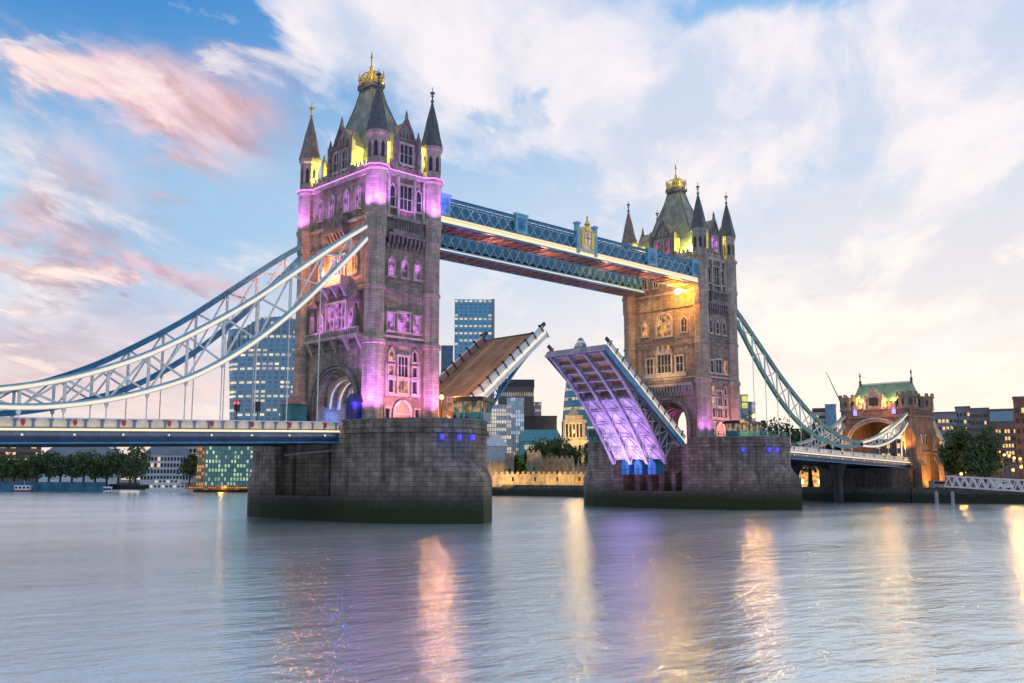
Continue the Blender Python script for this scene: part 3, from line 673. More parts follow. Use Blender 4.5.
# ------------------------------------------------------------------ piers
def pier_poly(kind):
    up = [(10.65,-11),(9.9,-16),(8.2,-19.3),(4.8,-22.7),(0,-24.2),(-4.8,-22.7),(-8.2,-19.3),(-9.9,-16),(-10.65,-11)]
    lo = [(10.8,-11.6),(10.1,-16.4),(8.3,-20.2),(4.5,-24.4),(0,-27.6),(-4.5,-24.4),(-8.3,-20.2),(-10.1,-16.4),(-10.8,-11.6)]
    h = up if kind == 'up' else lo
    return h + [(x, -y) for x, y in reversed(h)]
def build_pier(X0, label, recess_side):
    root = empty('bridge_pier', (X0,0,WZ), 0, label, 'bridge pier', 'granite piers of the bridge')
    up = [(X0+x,y) for x, y in pier_poly('up')]; lo = [(X0+x,y) for x, y in pier_poly('lo')]
    # the body is cut back between y=-7 and 7.6 on both long faces (bascule chamber and side span seat)
    def notch(poly, dl, dr):
        n = len(poly)//2; right_lo, rest = poly[:1], poly
        h = poly[:n]; t = poly[n:]
        # long face -X lies between the last of h and the first of t; long face +X between the last of t and the first of h
        return h + [(X0-10.65-.0,-7.4),(X0-10.65+dl,-7.4),(X0-10.65+dl,7.6),(X0-10.65,7.6)] + t + [(X0+10.65,7.6),(X0+10.65-dr,7.6),(X0+10.65-dr,-7.4),(X0+10.65,-7.4)]
    m = MB(); m.prism(notch(up, 3.2 if recess_side < 0 else 1.3, 3.2 if recess_side > 0 else 1.3), 2.6, 12.0); b = m.build('pier_body', PIER, root)
    m = MB(); m.prism(notch(up, 0, 0)if False else [(X0+x,y) for x,y in pier_poly('up')], 11.0, 11.01)
    m = MB(); m.prism(lo, -6, 2.6); m.build('pier_base', PIER, root)
    # sloping tops of the cutwaters
    for sg in (-1, 1):
        k = 9; a = lo[:k] if sg < 0 else lo[k:]; c = up[:k] if sg < 0 else up[k:]
        m = MB(); lo2 = a[1:-1]; up2 = c[1:-1]
        lo3 = a; up3 = c
        tz = [2.6, 3.4, 4.6, 5.0, 5.0, 5.0, 4.6, 3.4, 2.6]; uz = [2.6, 5.2, 7.2, 8.0, 8.2, 8.0, 7.2, 5.2, 2.6]
        n = len(lo3); vs_ = [(p[0],p[1],2.59) for p in lo3]+[(p[0],p[1],z) for p, z in zip(lo3, tz)]+[(X0+(p[0]-X0)*.97,p[1]*.985,z) for p, z in zip(up3, uz)]
        f = [(i,i+1,n+i+1,n+i) for i in range(n-1)]+[(n+i,n+i+1,2*n+i+1,2*n+i) for i in range(n-1)]
        m.add(vs_, f); m.build('cutwater', PIER, root)
    # coping and parapet round both rounded ends
    for z0, z1, e0 in ((11.2,11.7,.25),(12.0,13.0,.0),(13.0,13.18,.12)):
        for sg in (-1, 1):
            m = MB(); h = pier_poly('up')[:9]
            pts = [(x, sg*abs(y)) for x, y in h]
            for p, r in zip(pts, pts[1:]):
                a = Vector((X0+p[0],p[1],0)); c = Vector((X0+r[0],r[1],0)); d = (c-a).normalized(); nn = Vector((d.y,-d.x,0))
                if nn.dot(a-Vector((X0,0,0))) < 0: nn = -nn
                m.slab([a-nn*.5+Vector((0,0,z0)),c-nn*.5+Vector((0,0,z0)),c-nn*.5+Vector((0,0,z1)),a-nn*.5+Vector((0,0,z1))], nn*(.5+e0+.03))
            for s in (-1,1):
                if z0 > 11.5:
                    x0, x1 = sorted((X0+s*(10.15), X0+s*(10.68+e0))); y0, y1 = sorted((sg*9.9, sg*11.0)); m.box(x0,x1,y0,y1,z0,z1)
            m.build('parapet' if z0 > 11.5 else 'coping', PIER if z0 != 13.0 else TRIMD, root)
    # blocks across the mouth of the long-face recesses: pillars and lintel
    for s in ((-1,) if recess_side < 0 else ()):
        for yy in (-4.6, -1.6, 1.5, 4.7):
            m = MB(); x0, x1 = sorted((X0+s*7.6, X0+s*9.6)); m.box(x0,x1,yy-.5,yy+.5,2.6,6.2 if s == recess_side else 9.4); m.build('recess_pillar', PIER, root)
    if recess_side > 0:
        for yy in (4.6, -5.2): m = MB(); m.box(X0-9.8,X0-9.0,yy-.35,yy+.35,2.6,11.2); m.build('recess_pillar', PIER, root)
        m = MB(); m.tube((X0-9.7,-6.4,9.0),(X0-9.7,6.8,8.6),.16,6); m.build('pipe', TRIM, root)
    # blue lamps on the drum
    for (x, y) in ([(-3.82,-23.01),(-1.38,-23.77),(.73,-23.97)] if recess_side > 0 else [(-7.97,-19.53),(-4.15,-22.9),(-2.3,-23.5)]):
        m = MB(); m.lathe((X0+x*1.01,y*1.01-.25,0), [(.1,10.2),(.3,10.35),(.3,10.85),(.1,11.0)], 8); m.build('blue_lamp', LED_B, root)
        light('POINT', (X0+x*1.04, y*1.04-.4, 10.5), 30, (.03,.04,1), size=.2, name='blue_lamp_light')
    return root
PR1 = build_pier(0.0, 'nearer granite pier under the left tower, green with algae at the water', 1)
PR2 = build_pier(82.3, 'farther granite pier under the right tower, open recess below the raised leaf', -1)
# gabled blue fenders under the far leaf
for k, y in enumerate((4.9, 1.6, -1.9)):
    m = MB(); x = 70.4; w = .98
    m.slab([(x-1.3,y-w,5.9),(x-1.3,y+w,5.9),(x-1.3,y+w,8.0),(x-1.3,y,9.1),(x-1.3,y-w,8.0)], (2.6,0,0))
    e = empty('counterweight_housing', (x,y,5.9), 0, ['leftmost','middle','rightmost'][k]+' of three gabled blue housings at the foot of the far bascule leaf', 'housing', 'blue gabled housings in the pier recess')
    m.build('housing_box', BLUE, e)
    m = MB()
    for sg in (-1,1): m.slab([(x-1.5,y+sg*(w+.15),7.85),(x-1.5,y,9.12),(x-1.5,y,9.32),(x-1.5,y+sg*(w+.15),8.05)], (2.9,0,0))
    m.build('housing_roof', BLUE, e)
    m = MB(); m.box(x-1.36,x-1.30,y-.06,y+.06,5.9,7.9); m.box(x-1.36,x-1.30,y-w,y+w,6.9,7.02); m.build('door_frame', NAVY, e)

# ------------------------------------------------------------------ side spans
CREAM = mat('cream_parapet_panel', (.80,.70,.56), .5, var=.12, scale=1.2)
REDE = mat('red_enamel', (.5,.05,.06), .4)
def deck_top(d): return 12.92 - 0.028*max(0, d-10.6)      # top of the parapet at distance d from the tower centre
def build_span(X0, sg, label, dmax):
    root = empty('side_span', (X0+sg*10.7,0,10), 0, label, 'bridge deck', 'side spans of the bridge')
    ds = [10.66+ (dmax-10.66)*i/24 for i in range(25)]
    def strip(name, y0, y1, za, zb, mt):
        m = MB()
        for d0, d1 in zip(ds, ds[1:]):
            x0, x1 = X0+sg*d0, X0+sg*d1; t0, t1 = deck_top(d0), deck_top(d1)
            m.hexa([(x0,y0,t0+za),(x1,y0,t1+za),(x1,y1,t1+za),(x0,y1,t0+za),(x0,y0,t0+zb),(x1,y0,t1+zb),(x1,y1,t1+zb),(x0,y1,t0+zb)])
        return m.build(name, mt, root)
    strip('roadway', -8.9, 8.9, -1.6, -1.15, ASPH)
    for s in (-1, 1):
        y = s*9.0
        y0, y1 = sorted((y-.12*s, y+.12*s))
        p = strip('parapet', y0, y1, -1.1, -.12, CREAM if s < 0 and sg < 0 else WHITE)
        strip('handrail', y0-.1, y1+.1, -.12, 0.02, WHITEB)
        ya, yb = sorted((y+s*.14, y+s*.30)); strip('light_strip', ya, yb, -1.46, -1.2, LED_W)
        ya, yb = sorted((y-s*.3, y+s*.14)); strip('edge_beam', ya, yb, -2.75, -1.1, NAVY)
        ya, yb = sorted((y-s*.3, y+s*.32)); strip('beam_flange', ya, yb, -2.95, -2.75, BLUE)
        d = 11.2
        while d < dmax and (s < 0 or d < 40):
            m = MB(); t = deck_top(d); x = X0+sg*d
            m.box(x-.13, x+.13, min(y,y+s*.22), max(y,y+s*.22), t-1.15, t-.1); m.box(x-.3, x+.3, min(y,y+s*.2), max(y,y+s*.2), t-.32, t-.12); d += 1.9
            m.build('parapet_post', WHITEB if sg > 0 else STEELB, root)
        m = MB(); d = 13.0
        while d < dmax:
            t = deck_top(d); x = X0+sg*d; m.lathe((x, y+s*.22, t-2.05), [(.14,0),(.14,.25)], 6); d += 5.6
        m.build('beam_bolts', WHITEB, root)
        # red shields on the parapet at each hanger
        d = 13.0
        while d < dmax and s < 0:
            m = MB(); t = deck_top(d); x = X0+sg*d; yy = y+s*.24
            m.slab([(x-.22,yy,t-.2),(x+.22,yy,t-.2),(x+.22,yy,t-.65),(x,yy,t-.95),(x-.22,yy,t-.65)], (0,s*.06,0)); d += 5.6
            m.build('parapet_shield', REDE, root)
    for y in (-5.4,-1.8,1.8,5.4): strip('longitudinal_girder', y-.25, y+.25, -3.0, -1.6, DARK)
    m = MB(); d = 13
    while d < dmax:
        t = deck_top(d); x = X0+sg*d; m.box(x-.2,x+.2,-8.7,8.7,t-2.85,t-1.62); d += 5.6
    m.build('cross_girders', DARK, root)
    return root
SP1 = build_span(0.0, -1, 'near side span running off the left edge, cream parapet over a navy beam', 112)
SP2 = build_span(82.3, 1, 'far side span running from the right tower to the landward gatehouse', 92)

def batten(a, b, target_off, e, c, w=.12):
    a = Vector(a); b = Vector(b); d = bpy.data.lights.new('light_batten', 'AREA'); d.shape = 'RECTANGLE'; d.size = (b-a).length; d.size_y = w; d.energy = e; d.color = c
    o = bpy.data.objects.new('light_batten', d); col.objects.link(o); o.location = (a+b)/2
    X_ = (b-a).normalized(); Z_ = -Vector(target_off).normalized(); Y_ = Z_.cross(X_).normalized(); Z_ = X_.cross(Y_)
    o.rotation_euler = Matrix((X_, Y_, Z_)).transposed().to_euler(); return o
batten((-11,-9.75,11.0),(-100,-9.75,8.6),(0,.75,1.0), 420, (1,.76,.48))
batten((93.5,-9.75,11.0),(173,-9.75,8.8),(0,.75,1.0), 330, (1,.80,.55))
# ------------------------------------------------------------------ suspension chains
UP = [(4.6,43.3),(10,39.6),(17.5,33.9),(25,28.2),(31.9,23.7),(38,20.2),(44,17.6),(50,15.7),(56,14.5),(62.3,13.9)]
LOW = [(4.6,42.3),(10,36.4),(17.5,28.7),(24.85,22.5),(32,18.0),(38,15.6),(43.8,14.0),(50,13.0),(56,12.8),(62.3,13.3)]
UP2 = [(62.3,13.9),(70,15.3),(78,17.6),(86,20.7),(93,24.2)]
LO2 = [(62.3,13.3),(70,13.3),(78,14.6),(86,17.6),(93,22.6)]
def interp(T, d):
    for (a, b), (c, e) in zip(T, T[1:]):
        if a <= d <= c:
            i = T.index((a,b)); p0 = T[i-1] if i > 0 else (2*a-c, 2*b-e); p3 = T[i+2] if i+2 < len(T) else (2*c-a, 2*e-b)
            t = (d-a)/(c-a); m0 = (e-p0[1])/(c-p0[0])*(c-a); m1 = (p3[1]-b)/(p3[0]-a)*(c-a)
            return (2*t**3-3*t*t+1)*b+(t**3-2*t*t+t)*m0+(-2*t**3+3*t*t)*e+(t**3-t*t)*m1
    return T[-1][1] if d > T[-1][0] else T[0][1]
def build_chain(X0, sg, y, T, B, label, cm, wm, capm, led, rods=True, depth=.62, n=12):
    d0, d1 = T[0][0], T[-1][0]
    root = empty('suspension_chain', (X0+sg*(d0+d1)/2, y, min(interp(B,d0),interp(B,d1))-.3), 0, label, 'suspension chain', 'suspension chains of the side spans')
    K = 60
    P = lambda T_, d: (X0+sg*d, y, interp(T_, d))
    for nm, T_ in (('upper_chord', T), ('lower_chord', B)):
        m = MB(); cp = MB()
        for i in range(K):
            a = d0+(d1-d0)*i/K; b = d0+(d1-d0)*(i+1)/K
            A = Vector(P(T_,a)); Bq = Vector(P(T_,b)); m.bar(A, Bq, .62, depth)
            nrm = (Bq-A).normalized().cross(Vector((0,1,0))); nrm = nrm if nrm.z > 0 else -nrm
            cp.bar(A+nrm*(depth/2+.07), Bq+nrm*(depth/2+.07), .8, .14)
        c = m.build(nm, cm, root); cp.build('cap_plate', capm, c)
        if led:
            ls = MB()
            for i in range(K):
                a = d0+(d1-d0)*i/K; b = d0+(d1-d0)*(i+1)/K
                A = Vector(P(T_,a))+Vector((0,-.33,-.02)); Bq = Vector(P(T_,b))+Vector((0,-.33,-.02)); ls.bar(A, Bq, .06, .36)
            ls.build('light_strip', LED_C, c)  # LED strip broadened; its glow also stands in for light on the chord
    ks = [d0+(d1-d0)*i/n for i in range(n+1)]
    for i in range(1, n):
        m = MB(); m.bar(P(T,ks[i]), P(B,ks[i]), .22, .34); m.build('web_post', wm, root)
    for i in range(1, n-1):
        a, b = ks[i], ks[i+1]
        if abs(interp(T,a)-interp(B,a)) < .7 and abs(interp(T,b)-interp(B,b)) < .7: continue
        m = MB(); m.bar(P(T,a), P(B,b), .16, .24); m.bar(P(B,a), P(T,b), .20, .24); m.build('cross_brace', wm, root)
    if rods:
        for i in range(2, n):
            d = ks[i]; top = interp(B,d); bot = deck_top(d)-1.1
            if top-bot < 1.2: continue
            m = MB(); m.tube((X0+sg*d,y,top), (X0+sg*d,y,bot), .075, 6)
            m.lathe((X0+sg*d,y,top-.9), [(.1,0),(.28,.35),(.28,.75),(.12,.95)], 6)
            m.build('hanger_rod', WHITE, root)
    for d, T_ in ((d0, T), (d1, T)):
        m = MB(); zc_ = (interp(T,d)+interp(B,d))/2; m.tube((X0+sg*d,y-.5,zc_),(X0+sg*d,y+.5,zc_), .55, 12); m.build('pin_joint', cm, root)
    return root
YC = 9.0
build_chain(0,-1,-YC,UP,LOW,'long white chain on the near left, lit cream along both chords', WHITE, WHITE, BLUEL, True)
build_chain(0,-1, YC,UP,LOW,'long blue chain behind the near one on the left span', BLUE, WHITEB, BLUE, False)
build_chain(0,-1,-YC,UP2,LO2,'short chain climbing out of the left edge on the near side', WHITE, WHITE, BLUEL, True, n=6)
build_chain(0,-1, YC,UP2,LO2,'short chain at the left edge on the far side of the deck', BLUE, WHITEB, BLUE, False, n=6)
build_chain(82.3,1,-YC,UP,LOW,'long green and white chain falling right from the far tower, near side', TEALG, WHITE, TEALG, False)
build_chain(82.3,1, YC,UP,LOW,'long chain behind the green one right of the far tower', TEAL, WHITEB, TEAL, False)
build_chain(82.3,1,-YC,UP2,LO2,'short brightly lit chain rising to the landward gatehouse, near side', WHITE, WHITE, TEALG, True, n=6)
build_chain(82.3,1, YC,UP2,LO2,'short chain rising to the landward gatehouse on its far side', WHITEB, WHITEB, TEALG, False, n=6)

# ------------------------------------------------------------------ high level walkways
LATT = mat('lattice_paint', (.38,.62,.72), .45, var=.1)
GLZ = mat('blue_tinted_glazing', (.07,.24,.38), .25)
IVORY = mat('ivory_paint', (.72,.62,.46), .5)
def build_walkway(y0, y1, label, crest, lit):
    root = empty('high_walkway', (41.15,(y0+y1)/2,44.9), 0, label, 'walkway', 'high level walkways between the towers')
    xa, xb = 5.9, 76.4
    m = MB(); m.box(xa,xb,y0+.2,y1-.2,45.0,45.35); sf = m.build('floor_soffit', RUST, root)
    m = MB()
    k = xa+.8
    while k < xb-1:
        m.box(k-.12,k+.12,y0+.25,y1-.25,44.72,45.0); m.bar((k,y0+.4,44.86),(k+2.4,y1-.4,44.86),.14,.14); m.bar((k,y1-.4,44.86),(k+2.4,y0+.4,44.86),.14,.14); k += 2.4
    m.build('soffit_bracing', mat('soffit_steel', (.42,.24,.22), .6), sf)
    m = MB(); m.box(xa,xb,y0+.35,y1-.35,48.3,48.45)
    m.build('roof', WHITEB, root)
    for s, y in ((-1,y0),(1,y1)):
        near = lit and s < 0
        m = MB(); m.box(xa,xb,y-.12,y+.12,48.75,49.1); m.box(xa,xb,y-.28,y+.28,49.1,49.2); m.build('top_chord', BLUE, root)
        m = MB(); m.box(xa,xb,y-.18,y+.18,45.0,46.15 if lit else 45.6); m.build('bottom_chord', IVORY if near else (BLUEL if not lit else BLUE), root)
        m = MB(); m.box(xa,xb,y-.32,y+.32,44.84,45.0); m.build('chord_flange', BLUE, root)
        m = MB(); n = 34; dx = (xb-xa)/n; yy = y-.07*1
        for i in range(n):
            x = xa+i*dx
            zb_ = 46.15 if lit else 45.6; m.bar((x,y-.16,zb_),(x+dx,y-.16,48.75),.06,.2,(0,1,0)); m.bar((x,y-.10,48.75),(x+dx,y-.10,zb_),.06,.2,(0,1,0))
        m.build('lattice', LATT if s < 0 else BLUE, root)
        m = MB(); m.box(xa,xb,y-s*.45-.02,y-s*.45+.02,46.15,48.75); m.build('glazing', GLZ, root)
        if s < 0 and lit:
            m = MB(); m.box(xa,xb,y-.26,y-.19,45.08,45.62); m.box(xa,xb,y-.24,y-.19,45.74,45.98); m.build('light_strip', LED_W, root)  # glowing bands widened to stand in for light on the ivory chord
            for x in (24.6, 60.5, 7.4, 75.0):
                m = MB(); m.box(x-1.35,x+1.35,y-.34,y+.2,46.2,49.45); m.box(x-1.55,x+1.55,y-.42,y+.3,49.45,49.7); p = m.build('lattice_panel', BLUEL, root)
                m = MB(); m.box(x-.85,x+.85,y-.42,y-.34,46.8,48.9); m.lathe((x,y-.4,47.3),[(.3,0),(.45,.3),(.3,.7)],8); m.build('panel_boss', BLUE, p)
        elif s < 0:
            m = MB(); m.box(xa,xb,y-.24,y-.19,45.1,45.3); m.build('light_strip', LED_C, root)
    if crest:
        x = 41.15; y = y0
        for s in (-1,1): m = MB(); m.box(x+s*2.4-.35,x+s*2.4+.35,y-.5,y+.3,45.2,50.6); m.box(x+s*2.4-.5,x+s*2.4+.5,y-.65,y+.4,50.6,50.95); m.build('crest_pylon', BLUEL, root)
        m = MB(); m.slab([(x-2.0,y-.45,45.6),(x+2.0,y-.45,45.6),(x+2.05,y-.45,49.4),(x+1.2,y-.45,50.3),(x-1.2,y-.45,50.3),(x-2.05,y-.45,49.4)], (0,.5,0))
        pl = m.build('crest_panel', mat('cream_crest_panel', (.75,.68,.50), .5), root)
        m = MB()
        sh = [(-.75,49.3),(.75,49.3),(.75,47.9),(.45,47.2),(0,46.8),(-.45,47.2),(-.75,47.9)]
        m.slab([(x+a,y-.62,b) for a,b in sh], (0,.17,0)); m.build('shield', WHITE, pl)
        m = MB(); m.box(x-.1,x+.1,y-.68,y-.62,46.95,49.3); m.box(x-.74,x+.74,y-.68,y-.62,48.15,48.35); m.build('shield_cross', mat('red_cross_paint', (.5,.04,.04), .4), pl)
        m = MB(); m.box(x-.45,x-.38,y-.68,y-.62,48.6,49.15); m.slab([(x-.55,y-.68,48.65),(x-.28,y-.68,48.65),(x-.41,y-.68,48.95)], (0,.05,0)); m.build('shield_sword', mat('red_sword_paint', (.5,.04,.04), .4), pl)
        m = MB()                                  # gilded supporters either side and helm above
        for s in (-1,1):
            pts = [(1.0,46.4),(1.75,46.4),(1.6,47.2),(1.8,47.8),(1.45,48.6),(1.6,49.3),(1.2,49.6),(.95,49.0),(1.1,48.2),(.9,47.5)]
            m.slab([(x+s*a,y-.66,b) for a,b in pts], (0,.2,0))
            m.slab([(x+s*1.4,y-.6,48.3),(x+s*1.95,y-.6,49.0),(x+s*1.85,y-.6,49.9),(x+s*1.5,y-.6,49.1)], (0,.1,0))
        m.lathe((x,y-.5,0), [(.2,49.3),(.5,49.6),(.55,50.1),(.35,50.5),(.6,50.9),(.3,51.3),(.12,51.8),(.2,52.0),(.03,52.6)], 8)
        m.build('gilded_supporters', GOLD, pl)
    return root
build_walkway(-9.6,-4.5,'nearer high walkway with a gilded coat of arms at mid span', True, True)
build_walkway(5.0,9.8,'farther high walkway seen below and behind the crested one', False, False)
light('SPOT', (9,-11,43.5), 500, VI, (22,-7,45), .4, 90, .9); light('SPOT', (66,6,40), 1200, (.6,.4,1), (58,7,45), .4, 110, .9)
light('SPOT', (41.15,-14,45.0), 260, (1,.8,.4), (41.15,-9.6,49), .3, 60, .9)
for x in (20,33,50,62): light('POINT', (x,-7,43.2), 420, (1,.45,.3), size=.4)

# ------------------------------------------------------------------ bascule leaves
LILAC = mat('pale_lilac_paint', (.74,.72,.78), .5, var=.3, scale=.6)
def build_leaf(hx, sg, ang, label, under, side_mat):
    """hinge at (hx, z=12.6); sg=+1 opens to the right. u along the leaf, v up from the road surface"""
    L_ = 28.2; ca, sa = math.cos(ang), math.sin(ang)
    def Q(u, y, v): return (hx+sg*(u*ca - v*sa), y, 12.75+u*sa+v*ca)
    root = empty('bascule_leaf', (hx,0,12.75), 0, label, 'bridge leaf', 'raised bascule leaves')
    def qb(m, u0, u1, y0, y1, v0, v1):
        m.hexa([Q(u0,y0,v0),Q(u1,y0,v0),Q(u1,y1,v0),Q(u0,y1,v0),Q(u0,y0,v1),Q(u1,y0,v1),Q(u1,y1,v1),Q(u0,y1,v1)])
    m = MB(); qb(m, -1.0, L_, -5.6, 5.6, -.3, 0); m.build('road_deck', TIMBER, root)
    for k, (ya, yb) in enumerate(((-5.5,-3.9),(-3.8,-2.1),(-2.0,-.1),(.1,2.0),(2.1,3.8),(3.9,5.5))):
        m = MB(); qb(m, -.8, L_-.1, ya, yb, 0, .04); m.build('deck_strip', TIMBER if k % 2 else TIMB2, root)
    for s in (-1, 1):
        m = MB(); y0, y1 = sorted((s*5.6, s*7.5)); qb(m, -1.0, L_, y0, y1, -.3, .18); m.build('footway', mat('footway_paving', (.40,.27,.20), .8, var=.25, scale=.5), root)
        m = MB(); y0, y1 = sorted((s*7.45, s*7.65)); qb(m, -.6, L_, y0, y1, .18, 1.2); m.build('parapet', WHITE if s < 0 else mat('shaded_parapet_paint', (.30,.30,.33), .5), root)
        m = MB(); y0, y1 = sorted((s*7.35, s*7.75)); qb(m, -.6, L_, y0, y1, 1.2, 1.34)
        m.build('handrail', WHITEB, root)
        m = MB()
        for k in range(13): qb(m, .6+k*2.25, .78+k*2.25, min(s*7.3,s*7.8), max(s*7.3,s*7.8), .1, 1.75)
        m.build('parapet_posts', DARK, root)
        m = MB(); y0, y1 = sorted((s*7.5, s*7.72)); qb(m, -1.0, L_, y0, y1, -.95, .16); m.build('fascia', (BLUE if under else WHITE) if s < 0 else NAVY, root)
        if s < 0: m = MB(); y0, y1 = -7.80, -7.74; qb(m, -.6, L_, y0, y1, .12 if under else -.2, .34); m.build('light_strip', LED_W if under else LED_C, root)  # near leaf: wide glow stands in for light on the parapet face
    # tapering main girders with lattice webs
    def depth(u): t = max(0, min(1, u/L_)); return (5.6 if under else 5.4)*(1-t)**1.9+.9
    for gi, y in enumerate((-6.6,-2.2,2.2,6.6)):
        g = MB(); n = 14
        for i in range(n):
            u0, u1 = .6+(L_-.8)*i/n, .6+(L_-.8)*(i+1)/n
            d0, d1 = depth(u0), depth(u1)
            g.hexa([Q(u0,y-.32,-d0-.22),Q(u1,y-.32,-d1-.22),Q(u1,y+.32,-d1-.22),Q(u0,y+.32,-d0-.22),Q(u0,y-.32,-d0+.06),Q(u1,y-.32,-d1+.06),Q(u1,y+.32,-d1+.06),Q(u0,y+.32,-d0+.06)])
        qb(g, -1, L_, y-.32, y+.32, -.75, -.31)
        o = g.build('main_girder', side_mat, root)
        wb = MB(); ww = 3.1; u = .6
        while u < 19:
            u1 = u+ww
            wb.bar(Q(u,y,-.6),Q(u1,y,-depth(u1)),.16,.26,(0,1,0)); wb.bar(Q(u,y,-depth(u)),Q(u1,y,-.6),.16,.26,(0,1,0)); wb.bar(Q(u1,y,-.6),Q(u1,y,-depth(u1)),.16,.26,(0,1,0)); u = u1
        wb.slab([Q(19,y-.05,-.5),Q(L_,y-.05,-.5),Q(L_,y-.05,-depth(L_)),Q(24,y-.05,-depth(24)),Q(19,y-.05,-depth(19))], (0,.1,0))
        wb.build('girder_web', side_mat, o)
    # cross girders and lit bracing between them
    for k in range(12):
        u = 1.0+k*2.4; m = MB(); d = depth(u)*.86 if under else min(depth(u)*.55, 2.2)
        qb(m, u-.14, u+.14, -6.5, 6.5, -d, -.31); m.build('cross_girder', side_mat, root)
    for (ya, yb) in ((-6.3,-2.5),(-1.9,1.9),(2.5,6.3)):
        m = MB(); u = .6
        while u < 15:
            u1 = u+3.1; m.bar(Q(u,ya,-depth(u)),Q(u1,(ya+yb)/2,-depth(u1)),.14,.18); m.bar(Q(u,yb,-depth(u)),Q(u1,(ya+yb)/2,-depth(u1)),.14,.18); m.bar(Q(u1,ya,-depth(u1)),Q(u1,yb,-depth(u1)),.14,.18); u = u1
        m.build('bottom_bracing', GPUR if under else WHITE, root)
    # light diffusing sheeting seen between the girders low on the leaf
    if under:
        m = MB(); n = 8
        for i in range(n):
            u0, u1 = .8+14.6*i/n, .8+14.6*(i+1)/n; d0, d1 = depth(u0)*.86, depth(u1)*.86
            m.hexa([Q(u0,-6.5,-d0),Q(u1,-6.5,-d1),Q(u1,6.5,-d1),Q(u0,6.5,-d0),Q(u0,-6.5,-d0+.1),Q(u1,-6.5,-d1+.1),Q(u1,6.5,-d1+.1),Q(u0,6.5,-d0+.1)])
        m.build('underside_plating', LILAC, root)
    m = MB()                                     # nose with interlocking bolts and rails
    qb(m, L_, L_+.35, -7.6, 7.6, -1.2, .1); m.build('nose_beam', GPUR if under else DARK, root)
    for s in (-1,1):
        m = MB(); qb(m, L_-.1, L_+.9, s*7.5-.2, s*7.5+.2, .9, 1.5); m.build('nose_post', DARK, root)
    return root
GPUR = mat('pale_steel_paint', (.45,.43,.50), .5, var=.2, scale=.6)
LF1 = build_leaf(10.65, 1, rad(38.9), 'raised near leaf with its brown timber road facing the viewer', False, BLUE)
LF2 = build_leaf(71.65, -1, rad(36.6), 'raised far leaf showing its girders from below in violet light', True, GPUR)
light('AREA', (60,0,3.0), 1800, VI, (63,0,22), 5)
light('SPOT', (58,-4,2), 7000, (.62,.30,1), (57,0,24), 1.0, 80, .9); light('SPOT', (58,5,2), 7000, (.5,.32,1), (57,1,24), 1.0, 80, .9)
light('SPOT', (62.5,-2,2.5), 2800, (.86,.72,1), (66.5,0,11), .8, 75, .9); light('SPOT', (62.5,4.5,2.5), 2800, (.80,.72,1), (66.5,3,11), .8, 75, .9)
light('SPOT', (9,-10.5,19), 5000, (1,.42,.12), (20,0,20), .5, 80, .9)
light('POINT', (9.5,-9.5,14.6), 900, (1,.42,.10), size=.3)

